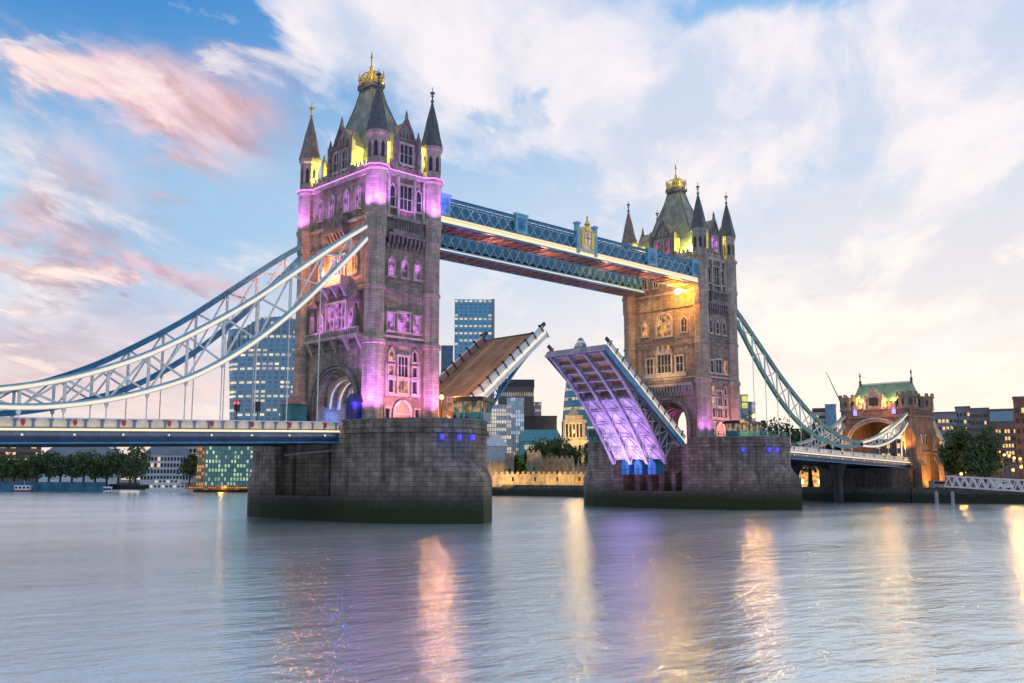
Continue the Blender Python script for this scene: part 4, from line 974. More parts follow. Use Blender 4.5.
# ------------------------------------------------------------------ landward gatehouse
def build_gatehouse():
    x0, x1, hy = 172.0, 187.0, 9.9
    root = empty('gatehouse', (179.5,0,GZ), 0, 'stone gatehouse with a steep green roof and a wide arch over the road', 'gatehouse')
    w = MB()
    for s in (-1,1):
        y0, y1 = sorted((s*7.3, s*hy)); w.box(x0,x1,y0,y1,GZ,24.0)
    w.box(x0+.01,x1-.01,-7.3,7.3,21.2,24.0); w.box(x0+.01,x1-.01,-7.3,7.3,GZ,9.4)
    n = 14
    arc = [(-7.3*math.cos(PI*i/n), 15.2+5.6*math.sin(PI*i/n)) for i in range(n+1)]
    for (a0,b0),(a1,b1) in zip(arc, arc[1:]):
        for xa, xb in ((x0,x0+1.5),(x1-1.5,x1)):
            w.hexa([(xa,a0,b0),(xb,a0,b0),(xb,a1,b1),(xa,a1,b1),(xa,a0,21.2),(xb,a0,21.2),(xb,a1,21.2),(xa,a1,21.2)])
    w.build('wall', GATE, root)
    for k, (r, pr) in enumerate(((7.3,.3),(7.9,.55))):
        m = MB()
        for i in range(20):
            t0, t1 = PI*i/20, PI*(i+1)/20; pt = lambda t, q: (x0-pr, -q*math.cos(t), 15.2+(q-1.7)*math.sin(t))
            m.slab([pt(t0,r),pt(t1,r),pt(t1,r+.5),pt(t0,r+.5)], (pr+.05,0,0))
        m.build('arch_moulding', TRIM, root)
    for z in (12.0, 21.9, 24.0):
        m = MB(); e = .3
        if z > 20: m.box(x0-e,x1+e,-hy-e,hy+e,z,z+.5)
        else:
            for s in (-1,1): m = MB(); y0, y1 = sorted((s*8.4, s*(hy+e))); m.box(x0-e,x1+e,y0,y1,z,z+.4); m.build('string_course', TRIMD, root)
            continue
        m.build('string_course', TRIMD, root)
    for sx, sy in ((0,-1),(0,1),(1,-1),(1,1)):
        cx, cy = (x0+2.3 if sx == 0 else x1-2.3), sy*(hy-1.6)
        m = MB(); m.prism(oct_(cx,cy,2.7), 24.5, 27.4); m.prism(oct_(cx,cy,3.0), 27.4, 27.9)
        for k in range(8):
            a = k*PI/4; m.bar((cx+2.65*math.cos(a),cy+2.65*math.sin(a),27.9),(cx+2.65*math.cos(a),cy+2.65*math.sin(a),28.7),.7,.7,(math.cos(a),math.sin(a),0))
        t = m.build('battlemented_turret', ST, root)
        for k in (3,4,5,6):
            a = k*PI/4; m = MB(); m.bar((cx+2.62*math.cos(a),cy+2.62*math.sin(a),25.2),(cx+2.62*math.cos(a),cy+2.62*math.sin(a),26.8),.5,.3,(math.cos(a),math.sin(a),0)); m.build('slit_window', GLASSD, t)
    for s in (-1,1):
        m = MB(); y0, y1 = sorted((s*(hy-3.6), s*3.0)); m.box(x0-.2,x0+.5,y0,y1,24.5,25.6)
        yy = y0
        while yy < y1-.4: m.box(x0-.2,x0+.5,yy,yy+.6,25.6,26.3); yy += 1.15
        m.build('battlement', ST, root)
    m = MB(); A_ = [(x0+1.5,-hy+1.5),(x1-1.5,-hy+1.5),(x1-1.5,hy-1.5),(x0+1.5,hy-1.5)]; B_ = [(178.6,-7.6),(180.4,-7.6),(180.4,7.4),(178.6,7.4)]
    m.prism(A_, 24.5, 31.6, B_); rf = m.build('roof', COPPER, root)
    m = MB(); m.box(179.2,179.8,-7.8,7.6,31.6,31.8)
    yy = -7.6
    while yy < 7.4: m.box(179.4,179.6,yy,yy+.28,31.8,32.25); yy += .55
    m.build('ridge_cresting', COPPER, rf)
    for y in (-7.6,7.4):
        m = MB(); m.lathe((179.5,y,0),[(.45,31.6),(.3,32.4),(.5,32.7),(.18,33.2),(.12,34.2),(.3,34.4),(.04,35.6)],8); m.build('finial', SLATED, rf)
    m = MB(); m.slab([(x0-.1,-2.4,24.0),(x0-.1,2.4,24.0),(x0-.1,2.4,27.2),(x0-.1,0,30.0),(x0-.1,-2.4,27.2)], (3.6,0,0)); d = m.build('dormer', ST2, root)
    m = MB()
    for s in (-1,1): m.slab([(x0-.4,s*2.8,26.9),(x0-.4,0,30.5),(x0-.4,0,29.8),(x0-.4,s*2.3,26.9)], (.4,0,0)); m.box(x0-.5,x0,s*2.5-.25,s*2.5+.25,24.2,28.2)
    m.build('gable_coping', TRIM, d)
    m = MB(); m.box(x0-.25,x0-.1,-1.3,1.3,25.2,27.4)
    m.build('window', GLASSD, d)
    for s in (-1,1):
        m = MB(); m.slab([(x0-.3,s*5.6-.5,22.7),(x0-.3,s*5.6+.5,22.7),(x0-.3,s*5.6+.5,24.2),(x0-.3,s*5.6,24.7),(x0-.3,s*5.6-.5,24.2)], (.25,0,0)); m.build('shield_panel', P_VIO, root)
    # buttresses on the side that faces the river walk
    for x in (174.0, 185.0):
        m = MB(); m.slab([(x-1.8,-hy,GZ),(x-1.8,-hy-2.4,GZ),(x-1.8,-hy-2.2,8.6),(x-1.8,-hy-1.2,10.2),(x-1.8,-hy-1.1,16.5),(x-1.8,-hy,19)], (3.6,0,0)); m.build('buttress', GATE, root)
    for x in (178.2,181.0):
        m = MB(); m.box(x-.6,x+.6,-hy-.12,-hy-.01,14.5,17.2); m.build('window', GLASSD, root)
    for s in (-1,1):
        m = MB(); m.lathe((x0-.9, s*3.6, 0), [(.08,24.6),(.3,24.8),(.3,25.2),(.08,25.4)], 8); m.build('flood_lamp', BULB_Y, root)
        light('POINT', (x0-1.5, s*3.6, 25.3), 420, (1,.42,.10), size=.4)
        light('POINT', (x0+1.8, s*4.6, 27.2), 700, (1,.85,.25), size=.4)
    light('SPOT', (168.5,-8.6,12.4), 5000, (1,.40,.06), (172,-8.8,18), .4, 100, .9); light('SPOT', (168.5,8.2,12.4), 2200, (1,.40,.06), (172,8.4,18), .4, 100, .9)
    light('POINT', (176,-1,17.5), 1500, (1,.40,.06), size=.6)
    light('SPOT', (174.5,-16.5,GZ+.8), 6000, (1,.42,.04), (176,-9.9,9), .4, 120, .9); light('SPOT', (183,-17,GZ+.8), 6000, (1,.42,.04), (183,-9.9,9), .4, 120, .9)
    light('POINT', (169,-3,23.5), 260, (1,.28,.20), size=.5)
GATE = masonry('gatehouse_stone', (.27,.19,.155), (.19,.135,.115), (.12,.095,.085), .9, .34, .016, .5, stain=.45)
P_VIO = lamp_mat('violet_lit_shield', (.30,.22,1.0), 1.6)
build_gatehouse()
m = MB(); m.box(158.5,171.9,-10.2,10.2,-3,7.4); m.box(158.2,171.9,-10.4,10.4,7.4,7.8)
e = tag(m.build('abutment', QUAY), 'dark masonry abutment under the end of the far span', 'abutment')
m = MB()
for z in (9.75,): m.box(187.1,330,-8.8,8.8,GZ,z)
tag(m.build('approach_viaduct', GATE), 'masonry viaduct carrying the road beyond the gatehouse', 'viaduct')
m = MB(); m.lathe((158.0,-2.0,0),[(1.9,1.8),(1.9,4.6)],16); m = None
# back chain beyond the gatehouse
build_chain(0,1,-YC,[(187.5,22.5),(192,18.5),(197,14.0),(201,10.6)],[(187.5,21.9),(192,17.9),(197,13.4),(201,10.1)],'pale anchor chain slanting down behind the gatehouse', WHITEB, WHITEB, TEALG, False, rods=False, depth=.5, n=1)

# ------------------------------------------------------------------ cabins, kiosks, lamps and people on the piers
def cabin(name, c, sx, sy, z, h, label, base, roofm, rz=0, group=None, lit=False):
    e = empty(name, (c[0],c[1],z), rz, label, 'cabin', group); Mx = WM[e.name]
    def T(m): m.v = [tuple(Mx @ Vector(p)) for p in m.v]; return m
    m = MB(); m.box(-sx/2,sx/2,-sy/2,sy/2,0,h*.42); T(m).build('cabin_base', base, e)
    m = MB(); m.box(-sx/2+.12,sx/2-.12,-sy/2+.12,sy/2-.12,h*.42,h*.88); T(m).build('window_band', WARMG if lit else GLASSD, e)
    nx = max(2,int(sx/1.1)); ny = max(2,int(sy/1.1))
    for i in range(nx+1):
        for y in (-sy/2+.06, sy/2-.06):
            m = MB(); x = -sx/2+.07+(sx-.14)*i/nx; m.box(x-.07,x+.07,y-.07,y+.07,h*.42,h*.88); T(m).build('window_post', base, e)
    for j in range(1,ny):
        for x in (-sx/2+.06, sx/2-.06):
            m = MB(); y = -sy/2+sy*j/ny; m.box(x-.07,x+.07,y-.07,y+.07,h*.42,h*.88); T(m).build('window_post', base, e)
    m = MB(); m.box(-sx/2-.4,sx/2+.4,-sy/2-.4,sy/2+.4,h*.88,h); m.box(-sx/2-.1,sx/2+.1,-sy/2-.1,sy/2+.1,h,h*1.06); T(m).build('roof', roofm, e)
    return e
WARMG = pane_mat('cabin_window_glass', (1,.6,.25), .35, (.03,.04,.05))
cabin('control_cabin', (5.2,-19.4), 4.6, 4.2, 13.0, 3.4, 'dark windowed control cabin on the near pier by the raised leaf', TEAL, DARK, rad(30), lit=True)
cabin('control_cabin', (78.6,-17.4), 7.4, 3.2, 13.0, 3.1, 'long teal control cabin on the far pier right of the tower', TEAL, DARK, 0, lit=True)
cabin('control_cabin', (77.0,19.6), 2.6, 2.4, 13.0, 3.0, 'little teal cabin at the far left end of the far pier', TEAL, TEAL, 0)
def kiosk(c, sx, sy, h, label, body, roofm):
    e = empty('gate_kiosk', (c[0],c[1],11.9), 0, label, 'kiosk')
    x0, x1, y0, y1 = c[0]-sx/2, c[0]+sx/2, c[1]-sy/2, c[1]+sy/2
    m = MB(); m.box(x0,x1,y0,y1,11.9,11.9+h); m.build('kiosk_body', body, e)
    m = MB(); m.prism([(x0-.3,y0-.3),(x1+.3,y0-.3),(x1+.3,y1+.3),(x0-.3,y1+.3)],11.9+h,11.9+h+1.3,[(c[0]-.4,c[1]-.4),(c[0]+.4,c[1]-.4),(c[0]+.4,c[1]+.4),(c[0]-.4,c[1]+.4)]); m.build('roof', roofm, e)
    for k in range(3): m = MB(); y = y0+sy*(k+.5)/3; m.box(x0-.05,x0,y-sy*.11,y+sy*.11,12.3,11.9+h-.5); m.build('panel', body, e)
kiosk((-8.4,6.8), 2.6, 3.4, 4.4, 'teal painted kiosk with a brown roof left of the near arch', TEAL, CONEB)
kiosk((-7.3,-7.9), 1.5, 2.2, 4.0, 'deep blue kiosk at the right foot of the near arch', mat('deep_blue_paint',(.02,.04,.30),.4), NAVY)
e = empty('scaffold_hut', (9.2,-13.4,12), 0, 'orange lit timber hut under scaffold rails beside the raised leaf', 'hut')
m = MB(); m.box(7.6,10.4,-15.4,-11.6,12,15.0); m.build('hut_wall', TIMBER, e)
m = MB(); m.prism([(7.4,-15.6),(10.5,-15.6),(10.5,-11.4),(7.4,-11.4)],15.0,16.2,[(8.9,-14.6),(9.1,-14.6),(9.1,-12.4),(8.9,-12.4)]); m.build('roof', TIMBER, e)
m = MB(); m.box(7.55,7.6,-14.1,-13.2,13.2,14.5); m.build('window', P_WRM, e)
for y in (-15.9,-13.6,-11.2):
    m = MB(); m.tube((7.3,y,12),(7.3,y,17.4),.07,6); m.build('scaffold_pole', STEEL, e)
for z in (15.4,16.6,17.3):
    m = MB(); m.tube((7.3,-16,z),(7.3,-11,z),.06,6); m.build('scaffold_rail', STEEL, e)
light('POINT', (6.6,-13.2,16.9), 420, (1,.38,.06), size=.2)
def railing(pts, z, label, mt=None, name='railing'):
    e = empty(name, (pts[0][0],pts[0][1],z), 0, label, 'railing'); mt = mt or TEAL
    for a, b in zip(pts, pts[1:]):
        A_, B_ = Vector((*a,z)), Vector((*b,z)); n = max(1,int((B_-A_).length/1.6))
        for h in (.5,1.0):
            m = MB(); m.tube(A_+Vector((0,0,h)),B_+Vector((0,0,h)),.05,5); m.build('rail', mt, e)
        for k in range(n): m = MB(); p = A_+(B_-A_)*k/n; m.box(p.x-.05,p.x+.05,p.y-.05,p.y+.05,z,z+1.02); m.build('rail_post', mt, e)
U_ = pier_poly('up')[:9]
railing([(x*.98,y*.98) for x,y in U_[0:5]], 13.15, 'teal railing on the coping of the near pier')
railing([(82.3+x*.98,y*.98) for x,y in U_], 13.15, 'teal railing round the cabin end of the far pier')
def street_lamp(x, y, z, h, bulb, label, group=None, e_=0, colr=(1,.5,.15), arms=1, pole=None):
    e = empty('street_lamp', (x,y,z), 0, label, 'street lamp', group)
    m = MB(); m.lathe((x,y,z),[(.2,0),(.2,.3),(.09,.6),(.07,h)],8); m.build('pole', pole or DARK, e)
    m = MB(); m.lathe((x,y,z+h),[(.12,0),(.34,.2),(.34,.5),(.12,.75)],8); m.build('lantern', bulb, e)
    m = MB(); m.lathe((x,y,z+h+.75),[(.36,0),(.2,.15),(.04,.4)],8); m.build('lantern_cap', DARK, e)
    if e_: light('POINT', (x-.25,y-.45,z+h+.4), e_, colr, size=.25, name='lamp_light')
street_lamp(.9,-17.6,12,4.2,BULB_O,'glowing orange street lamp before the violet turret on the near pier', e_=1500, colr=(1,.36,.12))
street_lamp(77.6,-20.5,13,3.8,BULB_O,'glowing amber street lamp behind the long cabin on the far pier', e_=2600, colr=(1,.40,.08))
def person(x, y, z, label, mt, rz=0, lean=0.0):
    me = bpy.data.meshes.new('person')
    V = [(0,0,.95),(0,0,1.2),(0,0,1.42),(0,0,1.52),(0,.01,1.66),(.1,0,.9),(.12,.02,.5),(.12,0,.06),(.12,.14,.03),(-.1,0,.9),(-.12,-.02,.5),(-.12,0,.06),(-.12,.14,.03),
         (.2,0,1.4),(.26,.02,1.12),(.22,.12,.9),(-.2,0,1.4),(-.26,.02,1.12),(-.22,.12,.9),(0,.01,1.72)]
    Ed = [(0,1),(1,2),(2,3),(3,4),(4,19),(0,5),(5,6),(6,7),(7,8),(0,9),(9,10),(10,11),(11,12),(2,13),(13,14),(14,15),(2,16),(16,17),(17,18)]
    me.from_pydata(V, Ed, []); o = bpy.data.objects.new('person', me); col.objects.link(o)
    md = o.modifiers.new('skin','SKIN'); sk = me.skin_vertices[0].data
    rr = [.15,.15,.16,.06,.1,.09,.065,.045,.04,.09,.065,.045,.04,.07,.045,.035,.07,.045,.035,.08]
    for i, r in enumerate(rr): sk[i].radius = (r, r*.8)
    sk[0].use_root = True
    sb = o.modifiers.new('sub','SUBSURF'); sb.levels = 1; sb.render_levels = 1
    me.materials.append(mt); o.location = (x,y,z); o.rotation_euler = (0,0,rz)
    tag(o, label, 'person', 'people on the near pier'); WM[o.name] = Matrix.Translation((x,y,z)) @ Matrix.Rotation(rz,4,'Z')
    h = MB(); h.lathe((0,-.015,1.66),[(.03,-.06),(.1,.0),(.112,.08),(.09,.15),(.03,.175)],10); h.v = [tuple(WM[o.name] @ Vector(p)) for p in h.v]
    h.build('hair', mat('dark_hair',(.03,.02,.015),.6), o)
CLO = [mat('dark_coat',(.03,.03,.045),.8), mat('charcoal_jacket',(.06,.06,.07),.8), mat('navy_coat',(.02,.03,.09),.8)]
person(-.5,-22.2,12.25,'person in dark coat at the parapet, left of the three by the pier lamp',CLO[0],rad(160))
person(1.0,-21.8,12.25,'person in charcoal jacket between two others at the pier parapet',CLO[1],rad(200))
person(2.2,-21.5,12.25,'person in navy coat nearest the dark control cabin',CLO[2],rad(140))
def signal(x, y, z, label, lit):
    e = empty('traffic_light', (x,y,z), 0, label, 'traffic light')
    m = MB(); m.tube((x,y,z),(x,y,z+3.0),.07,6); m.build('pole', DARK, e)
    m = MB(); m.box(x-.3,x+.3,y-.25,y+.25,z+2.6,z+3.9); m.build('signal_head', DARK, e)
    for k in range(3):
        m = MB(); m.box(x-.34,x-.3,y-.15,y+.15,z+2.7+k*.4,z+3.0+k*.4); m.build('lens', RED_L if (k == 2 and lit) else GLASSD, e)
        m = MB(); m.box(x-.15,x+.15,y-.29,y-.25,z+2.7+k*.4,z+3.0+k*.4); m.build('lens', RED_L if (k == 2 and lit) else GLASSD, e)
signal(-25.6,-7.6,11.2,'traffic light showing red on the near span',True)
signal(-22.6,-7.6,11.3,'unlit traffic light on the near span, closer to the tower',False)
e = empty('arch_banner_glow', (-1.5,1.4,15.6), 0, 'added yellow glow box in place of the banner under the near tower arch', 'lantern')
m = MB(); m.lathe((-1.5,1.4,0),[(.2,15.6),(.5,16.0),(.5,17.2),(.15,17.8)],6); m.build('banner_glow', lamp_mat('yellow_banner_glow', S(255,190,40), 1.6), e)  # added glowing box, stands in for the lit yellow banner
m = MB(); m.tube((-1.5,1.4,17.8),(-1.5,1.4,21.6),.04,5); m.build('chain', DARK, e)

# ------------------------------------------------------------------ trees
LEAF = mat('tree_foliage', (.10,.15,.045), .7, var=.3, scale=.35, c2=(.030,.055,.024))
LEAFL = mat('lit_tree_foliage', (.12,.17,.03), .7, var=.25, scale=.5)  # lamp light on one tree, put into a brighter, yellower leaf colour
BARK = mat('bark', (.09,.07,.055), .9, var=.25, scale=1.5, bump=.5)
def tree(p, h, r, seed, label, group=None, n=1600, leaf=.55, mt=None, stretch=1.0):
    rnd = random.Random(seed); x, y, z = p
    e = empty('tree', (x,y,z), 0, label, 'tree', group)
    t = MB(); th = h*.34; t.lathe((x,y,z),[(r*.11,0),(r*.075,th*.3),(r*.06,th),(r*.03,h*.6)],7)
    lobes = []
    for k in range(15):
        a = rnd.random()*2*PI; q = r*(.15+.55*rnd.random()); zz = h*(.34+.5*rnd.random()); k_ = 1-abs(zz/h-.55)*1.1
        lobes.append((x+q*k_*math.cos(a), y+q*k_*math.sin(a), z+zz, r*(.30+.24*rnd.random())))
    for lx,ly,lz,lr in lobes[:7]: t.tube((x,y,z+th*.8),(lx,ly,lz),r*.035,5,r*.012)
    t.build('trunk', BARK, e)
    c = MB()
    for i in range(n):
        lx,ly,lz,lr = rnd.choice(lobes); u = rnd.random()**.38*lr
        d = Vector((rnd.gauss(0,1),rnd.gauss(0,1),rnd.gauss(0,.85)*stretch)).normalized()*u*(1+.18*rnd.random())
        q = Vector((lx,ly,lz))+d
        if q.z < z+h*.2: continue
        a = Vector((rnd.gauss(0,1),rnd.gauss(0,1),rnd.gauss(0,1))).normalized(); b = a.orthogonal().normalized(); c_ = a.cross(b)
        s = leaf*(.6+.8*rnd.random())
        c.add([q+b*s*.55, q+c_*s*.4, q-b*s*.55, q-c_*s*.4], [(0,1,2,3)])
    c.build('crown', mt or LEAF, e, recalc=False)
    return e

# ------------------------------------------------------------------ the city beyond
def block(name, label, cat, pl, pr, pt, depth, thick, wall, zb=None, rot=0.0, win=None, roof=None, group=None, parapet=True):
    """a building whose river front runs between two bearings at a real distance"""
    zb = GZ-.3 if zb is None else zb
    pm = (pl+pr)/2; mid = at(pm, 470, depth); al = math.atan((pm-512)/FPX); W = (pr-pl)*depth/FPX*math.cos(al)
    H = at((pl+pr)/2, pt, depth).z - zb
    e = empty(name, (mid.x, mid.y, zb), -YAW-al+rot, label, cat, group); Mx = WM[e.name]
    def T(m): m.v = [tuple(Mx @ Vector(p)) for p in m.v]; return m
    m = MB(); m.box(-W/2,W/2,0,thick,0,H); T(m).build('wall', wall, e)
    if parapet and not roof:
        m = MB(); m.box(-W/2-.2,W/2+.2,-.2,thick+.2,H,H+.6); T(m).build('parapet', wall if not win else TRIMD, e)
    if roof:
        rh, rm, ins = roof
        m = MB(); m.prism([(-W/2-.4,-.4),(W/2+.4,-.4),(W/2+.4,thick+.4),(-W/2-.4,thick+.4)], H, H+rh, [(-W/2+ins,ins),(W/2-ins,ins),(W/2-ins,thick-ins),(-W/2+ins,thick-ins)]); T(m).build('roof', rm, e)
    if win:
        nc, nr, ww, wh, litf, z0, zs = win; rnd = random.Random(int(pl*7+pt)); base = {}
        for k, mt in (('d', GLASSD), ('l', P_WRM2)):
            pass
        for r in range(nr):
            for c in range(nc):
                x = -W/2+W*(c+.5)/nc; z = z0+r*zs
                if z+wh > H: continue
                k = 'l' if rnd.random() < litf else 'd'
                if k not in base:
                    mm = MB(); mm.box(-ww/2,ww/2,-.08,.04,0,wh); me = bpy.data.meshes.new('window'); me.from_pydata(mm.v, [], mm.f); me.materials.append(P_WRM2 if k == 'l' else GLASSD); base[k] = me
                o = bpy.data.objects.new('window', base[k]); col.objects.link(o); o.parent = e; o.location = (x,0,z)
    return e, W, H, T
P_WRM2 = lamp_mat('far_window_lit', S(255,205,130), .9)
PALE = mat('pale_portland_stone', (.60,.60,.62), .85, var=.12, scale=.1)
PALEW = mat('cream_render', (.55,.50,.46), .85, var=.12, scale=.1)
GREYC = mat('grey_cladding', (.30,.31,.36), .6, var=.15, scale=.1)
BRN = mat('brown_cladding', (.24,.17,.15), .7, var=.2, scale=.1)
LEAD = mat('lead_roof', (.16,.20,.26), .6, var=.15, scale=.2)
# flaring glass tower on the left
def flared():
    d = 800; C0 = at(268, 470, d); zb = GZ-.3; e = empty('glass_skyscraper', (C0.x,C0.y,zb), -YAW, 'flaring glass office tower with lit storeys behind the left chains', 'skyscraper')
    Mx = WM[e.name]; px = d/FPX
    H = at(268,318,d).z-zb; m = MB(); lv = 14; rings = []
    plan = [(-42,2),(-36,-6),(-10,-13),(14,-13),(34,-6),(42,4),(40,40),(-40,40)]
    for k in range(lv+1):
        t = k/lv; s = .78+.10*t+.06*t*t; ring = []
        for i, (x, y) in enumerate(plan):
            zt = t*H
            if k == lv: zt = H*(1-.00010*(x-8)**2*.35) if True else H
            ring.append((x*s*px*.97/ .828, y*s*.8, zt-(.0 if k < lv else (0.6*max(0,abs(x-6)-20)*.5))))
        rings.append(ring)
    vs_ = [p for r in rings for p in r]; n = len(plan); fs = []
    for k in range(lv): fs += [(k*n+i,k*n+(i+1)%n,(k+1)*n+(i+1)%n,(k+1)*n+i) for i in range(n)]
    fs += [tuple(lv*n+i for i in range(n))]
    m.add([tuple(Mx @ Vector(p)) for p in vs_], fs); m.build('curtain_wall', curtain('skyscraper_glass', (.07,.19,.33), S(255,232,170), 5.2, 3.8, .42, .75, (.16,.31,.44), bandbias=1.3, ms=1.0, seg=2), e)
    m = MB()
    for i in range(n-3):
        a, b = rings[-1][i], rings[-1][i+1]
        for j in range(6):
            p = [a[q]+(b[q]-a[q])*(j+.5)/6 for q in range(3)]; m.bar(Mx @ Vector((p[0],p[1]-.5,p[2]-14)), Mx @ Vector((p[0],p[1]-.4,p[2]+.5)), .8, .8, (1,0,0))
    m.build('roof_fins', mat('pale_fin', (.35,.45,.52), .5), e)
flared()
CW1 = curtain('wedge_tower_glass', (.06,.20,.34), S(255,220,150), 5.0, 3.8, .2, .8, (.14,.36,.52), bandbias=2.2, ms=1.0, seg=3)
e_, W_, H_, T_ = block('glass_skyscraper','tall blue glass tower with amber bands left of the brown leaf','skyscraper',453.5,491,300,1000,34,CW1,rot=0)
m = MB(); m.box(W_/2,W_/2+3.2,3,24,0,H_+2); T_(m).build('lift_shaft', mat('pale_shaft',(.35,.42,.48),.6), e_)
block('office_block','narrow dark block peeking left of the tall blue glass tower','office block',440,452,346,900,30,curtain('dark_narrow_glass',(.05,.10,.17),S(255,200,120),3,3.6,.06,.8,(.08,.14,.2)))
e_, W_, H_, T_ = block('office_block','dark flat topped office block between the two raised leaves','office block',498,534,388,520,30,curtain('dark_banded_glass',(.045,.045,.06),S(240,225,190),1.0,2.6,.3,.45,(.10,.09,.10),bandbias=1.6,ms=.3,seg=6))
m = MB(); m.box(-W_/2-.3,W_/2+.3,-.3,30.3,H_+.6,H_+4.6); T_(m).build('plant_storey', mat('dark_louvres',(.06,.06,.08),.6,var=.15,scale=.4), e_)
block('office_block','slim grey block with fine lit storeys right of the dark office block','office block',529,541.5,403,560,20,curtain('slim_glass',(.16,.18,.22),S(255,225,170),1.0,1.8,.35,.5,(.3,.3,.34)))
block('glass_building','low glass building glowing cream, right of the near control cabin','glass building',482,511,406,430,25,curtain('cream_lit_glass',(.30,.34,.40),S(255,226,178),1.1,1.7,.62,.6,(.36,.42,.5),bandbias=.6,seg=4))
block('glass_building','tall pale blue glass slab beside the cream lit glass building','glass building',507,524,399,440,16,curtain('pale_blue_glass',(.28,.40,.50),S(220,240,255),1.1,1.9,.3,.4,(.30,.42,.52)))
block('office_block','long low black roofed block under the slim grey block','office block',519,557,417,470,30,mat('black_cladding',(.04,.045,.06),.6,var=.2,scale=.3))
for a_ in ((846,874,447,300,'cream terrace glimpsed through the gatehouse arch, left part'),(872,902,441,310,'brown terrace glimpsed through the gatehouse arch, right part')):
    block('terrace_building',a_[4],'terrace',a_[0],a_[1],a_[2],a_[3],10,PALEW if a_[0] < 860 else BRN,win=(6,5,.9,1.5,.4,3,3.2))
block('office_block','low teal roofed block in front of the long black one','office block',520,562,441,420,22,curtain('teal_band_glass',(.10,.28,.34),S(255,230,170),1.2,2.2,.15,.45,(.10,.30,.34),ms=.12), roof=(5,mat('teal_roof',(.10,.34,.40),.5),2))
block('office_block','low white pavilion with sloped roof just right of the near pier','pavilion',484,507,446,372,20,mat('white_cladding',(.50,.56,.60),.6), roof=(4.5,mat('white_sheet_roof',(.55,.62,.66),.5),3))
# tapering glass tower behind the far leaf
def taper():
    d = 780; A_ = at(582,470,d); zb = GZ-.3; e = empty('glass_skyscraper', (A_.x,A_.y,zb), -YAW, 'rounded tapering glass tower half hidden behind the violet leaf', 'skyscraper'); Mx = WM[e.name]
    H = at(584,338,d).z-zb; m = MB()
    m.lathe((0,0,0), [(14.5,0),(15.6,H*.2),(15.2,H*.45),(13,H*.65),(9.5,H*.82),(5,H*.95),(1.5,H)], 20); m.v = [tuple(Mx @ Vector(p)) for p in m.v]; m.build('curtain_wall', curtain('taper_glass',(.07,.17,.24),S(255,214,130),1.3,2.6,.25,.7,(.10,.26,.32),bandbias=.9,seg=3), e)
taper()
# domed stone tower glowing gold
def stone_tower():
    d = 470; A_ = at(574.5,470,d); zb = GZ; e = empty('domed_tower', (A_.x,A_.y,zb), -YAW, 'stepped stone tower glowing gold left of the violet leaf', 'tower'); Mx = WM[e.name]
    def T(m): m.v = [tuple(Mx @ Vector(p)) for p in m.v]; return m
    k = d/FPX; zt = lambda py: at(574.5,py,d).z-zb
    m = MB(); m.box(-15*k*1.0,15*k,0,16,0,zt(440)); T(m).build('base_block', GOLDST, e)
    m = MB(); m.box(-11*k,11*k,1,13,zt(440),zt(420)); T(m).build('column_storey', GOLDST, e)
    for i in range(6):
        m = MB(); x = (-9+i*3.6)*k; m.lathe((x,.6,zt(439)),[(.5,0),(.42,.4),(.38,zt(422)-zt(439)-.5),(.6,zt(422)-zt(439))],8); T(m).build('column', GOLDST, e)
    m = MB(); m.box(-9*k,9*k,2,12,zt(420),zt(415)); T(m).build('attic', GOLDST, e)
    m = MB(); m.prism([(-6*k,3),(6*k,3),(6*k,10),(-6*k,10)],zt(415),zt(406),[(-1.5*k,5.5),(1.5*k,5.5),(1.5*k,7),(-1.5*k,7)]); T(m).build('stepped_roof', GOLDST, e)
    for i in range(5):
        m = MB(); x = (-7.2+i*3.6)*k; m.box(x-.55,x+.55,.9,1.02,zt(437),zt(424)); T(m).build('window', GLASSD, e)
        m = MB(); x = (-11+i*5.5)*k; m.box(x-.6,x+.6,-.1,.02,zt(452),zt(445)); T(m).build('window', GLASSD if i % 2 else P_WRM2, e)
        m = MB(); m.box(x-.6,x+.6,-.1,.02,zt(464),zt(457)); T(m).build('window', GLASSD, e)
    for px_, py_ in ((566,436),(576,430),(583,440),(574,421)):
        p = at(px_,py_,d-7); light('POINT', p, 2300, (1,.60,.22), size=.8)
GOLDST = masonry('gold_lit_limestone', (.50,.44,.34), (.42,.36,.28), (.28,.24,.19), 1.2, .5, .02, .3, stain=.3)
stone_tower()
# fortress walls
CAS = masonry('fortress_rubble', (.42,.36,.26), (.30,.25,.19), (.20,.17,.13), .9, .4, .03, .6, stain=.5)
def castle(label, pl, pr, pt, depth, thick, name='fortress_wall', cat='fortress wall', crenel=True, slits=True, group=None):
    e, W, H, T = block(name, label, cat, pl, pr, pt, depth, thick, CAS, parapet=False, group=group)
    if crenel:
        m = MB(); x = -W/2
        while x < W/2-.5: m.box(x,min(x+1.0,W/2),0,.7,H,H+.9); x += 1.9
        T(m).build('battlement', CAS, e)
    if slits:
        for k in range(max(1,int(W/7))):
            m = MB(); x = -W/2+W*(k+.5)/max(1,int(W/7)); m.box(x-.35,x+.35,-.06,.02,H*.45,H*.45+1.5); T(m).build('window', GLASSD, e)
castle('long outer fortress wall lit gold along the far riverbank', 480, 590, 474, 352, 2.5, group='fortress walls')
castle('left inner fortress wall stepping above the outer one', 484, 512, 463, 366, 5, group='fortress walls')
castle('square fortress tower with battlements at the left of the gold wall', 505, 514, 455, 362, 7, 'fortress_tower', 'fortress tower')
castle('tallest square fortress tower, brown, in the middle of the gold wall', 527, 541, 452.5, 360, 9, 'fortress_tower', 'fortress tower')
castle('tan inner wall right of the tallest fortress tower', 541, 574, 458, 372, 5, group='fortress walls')
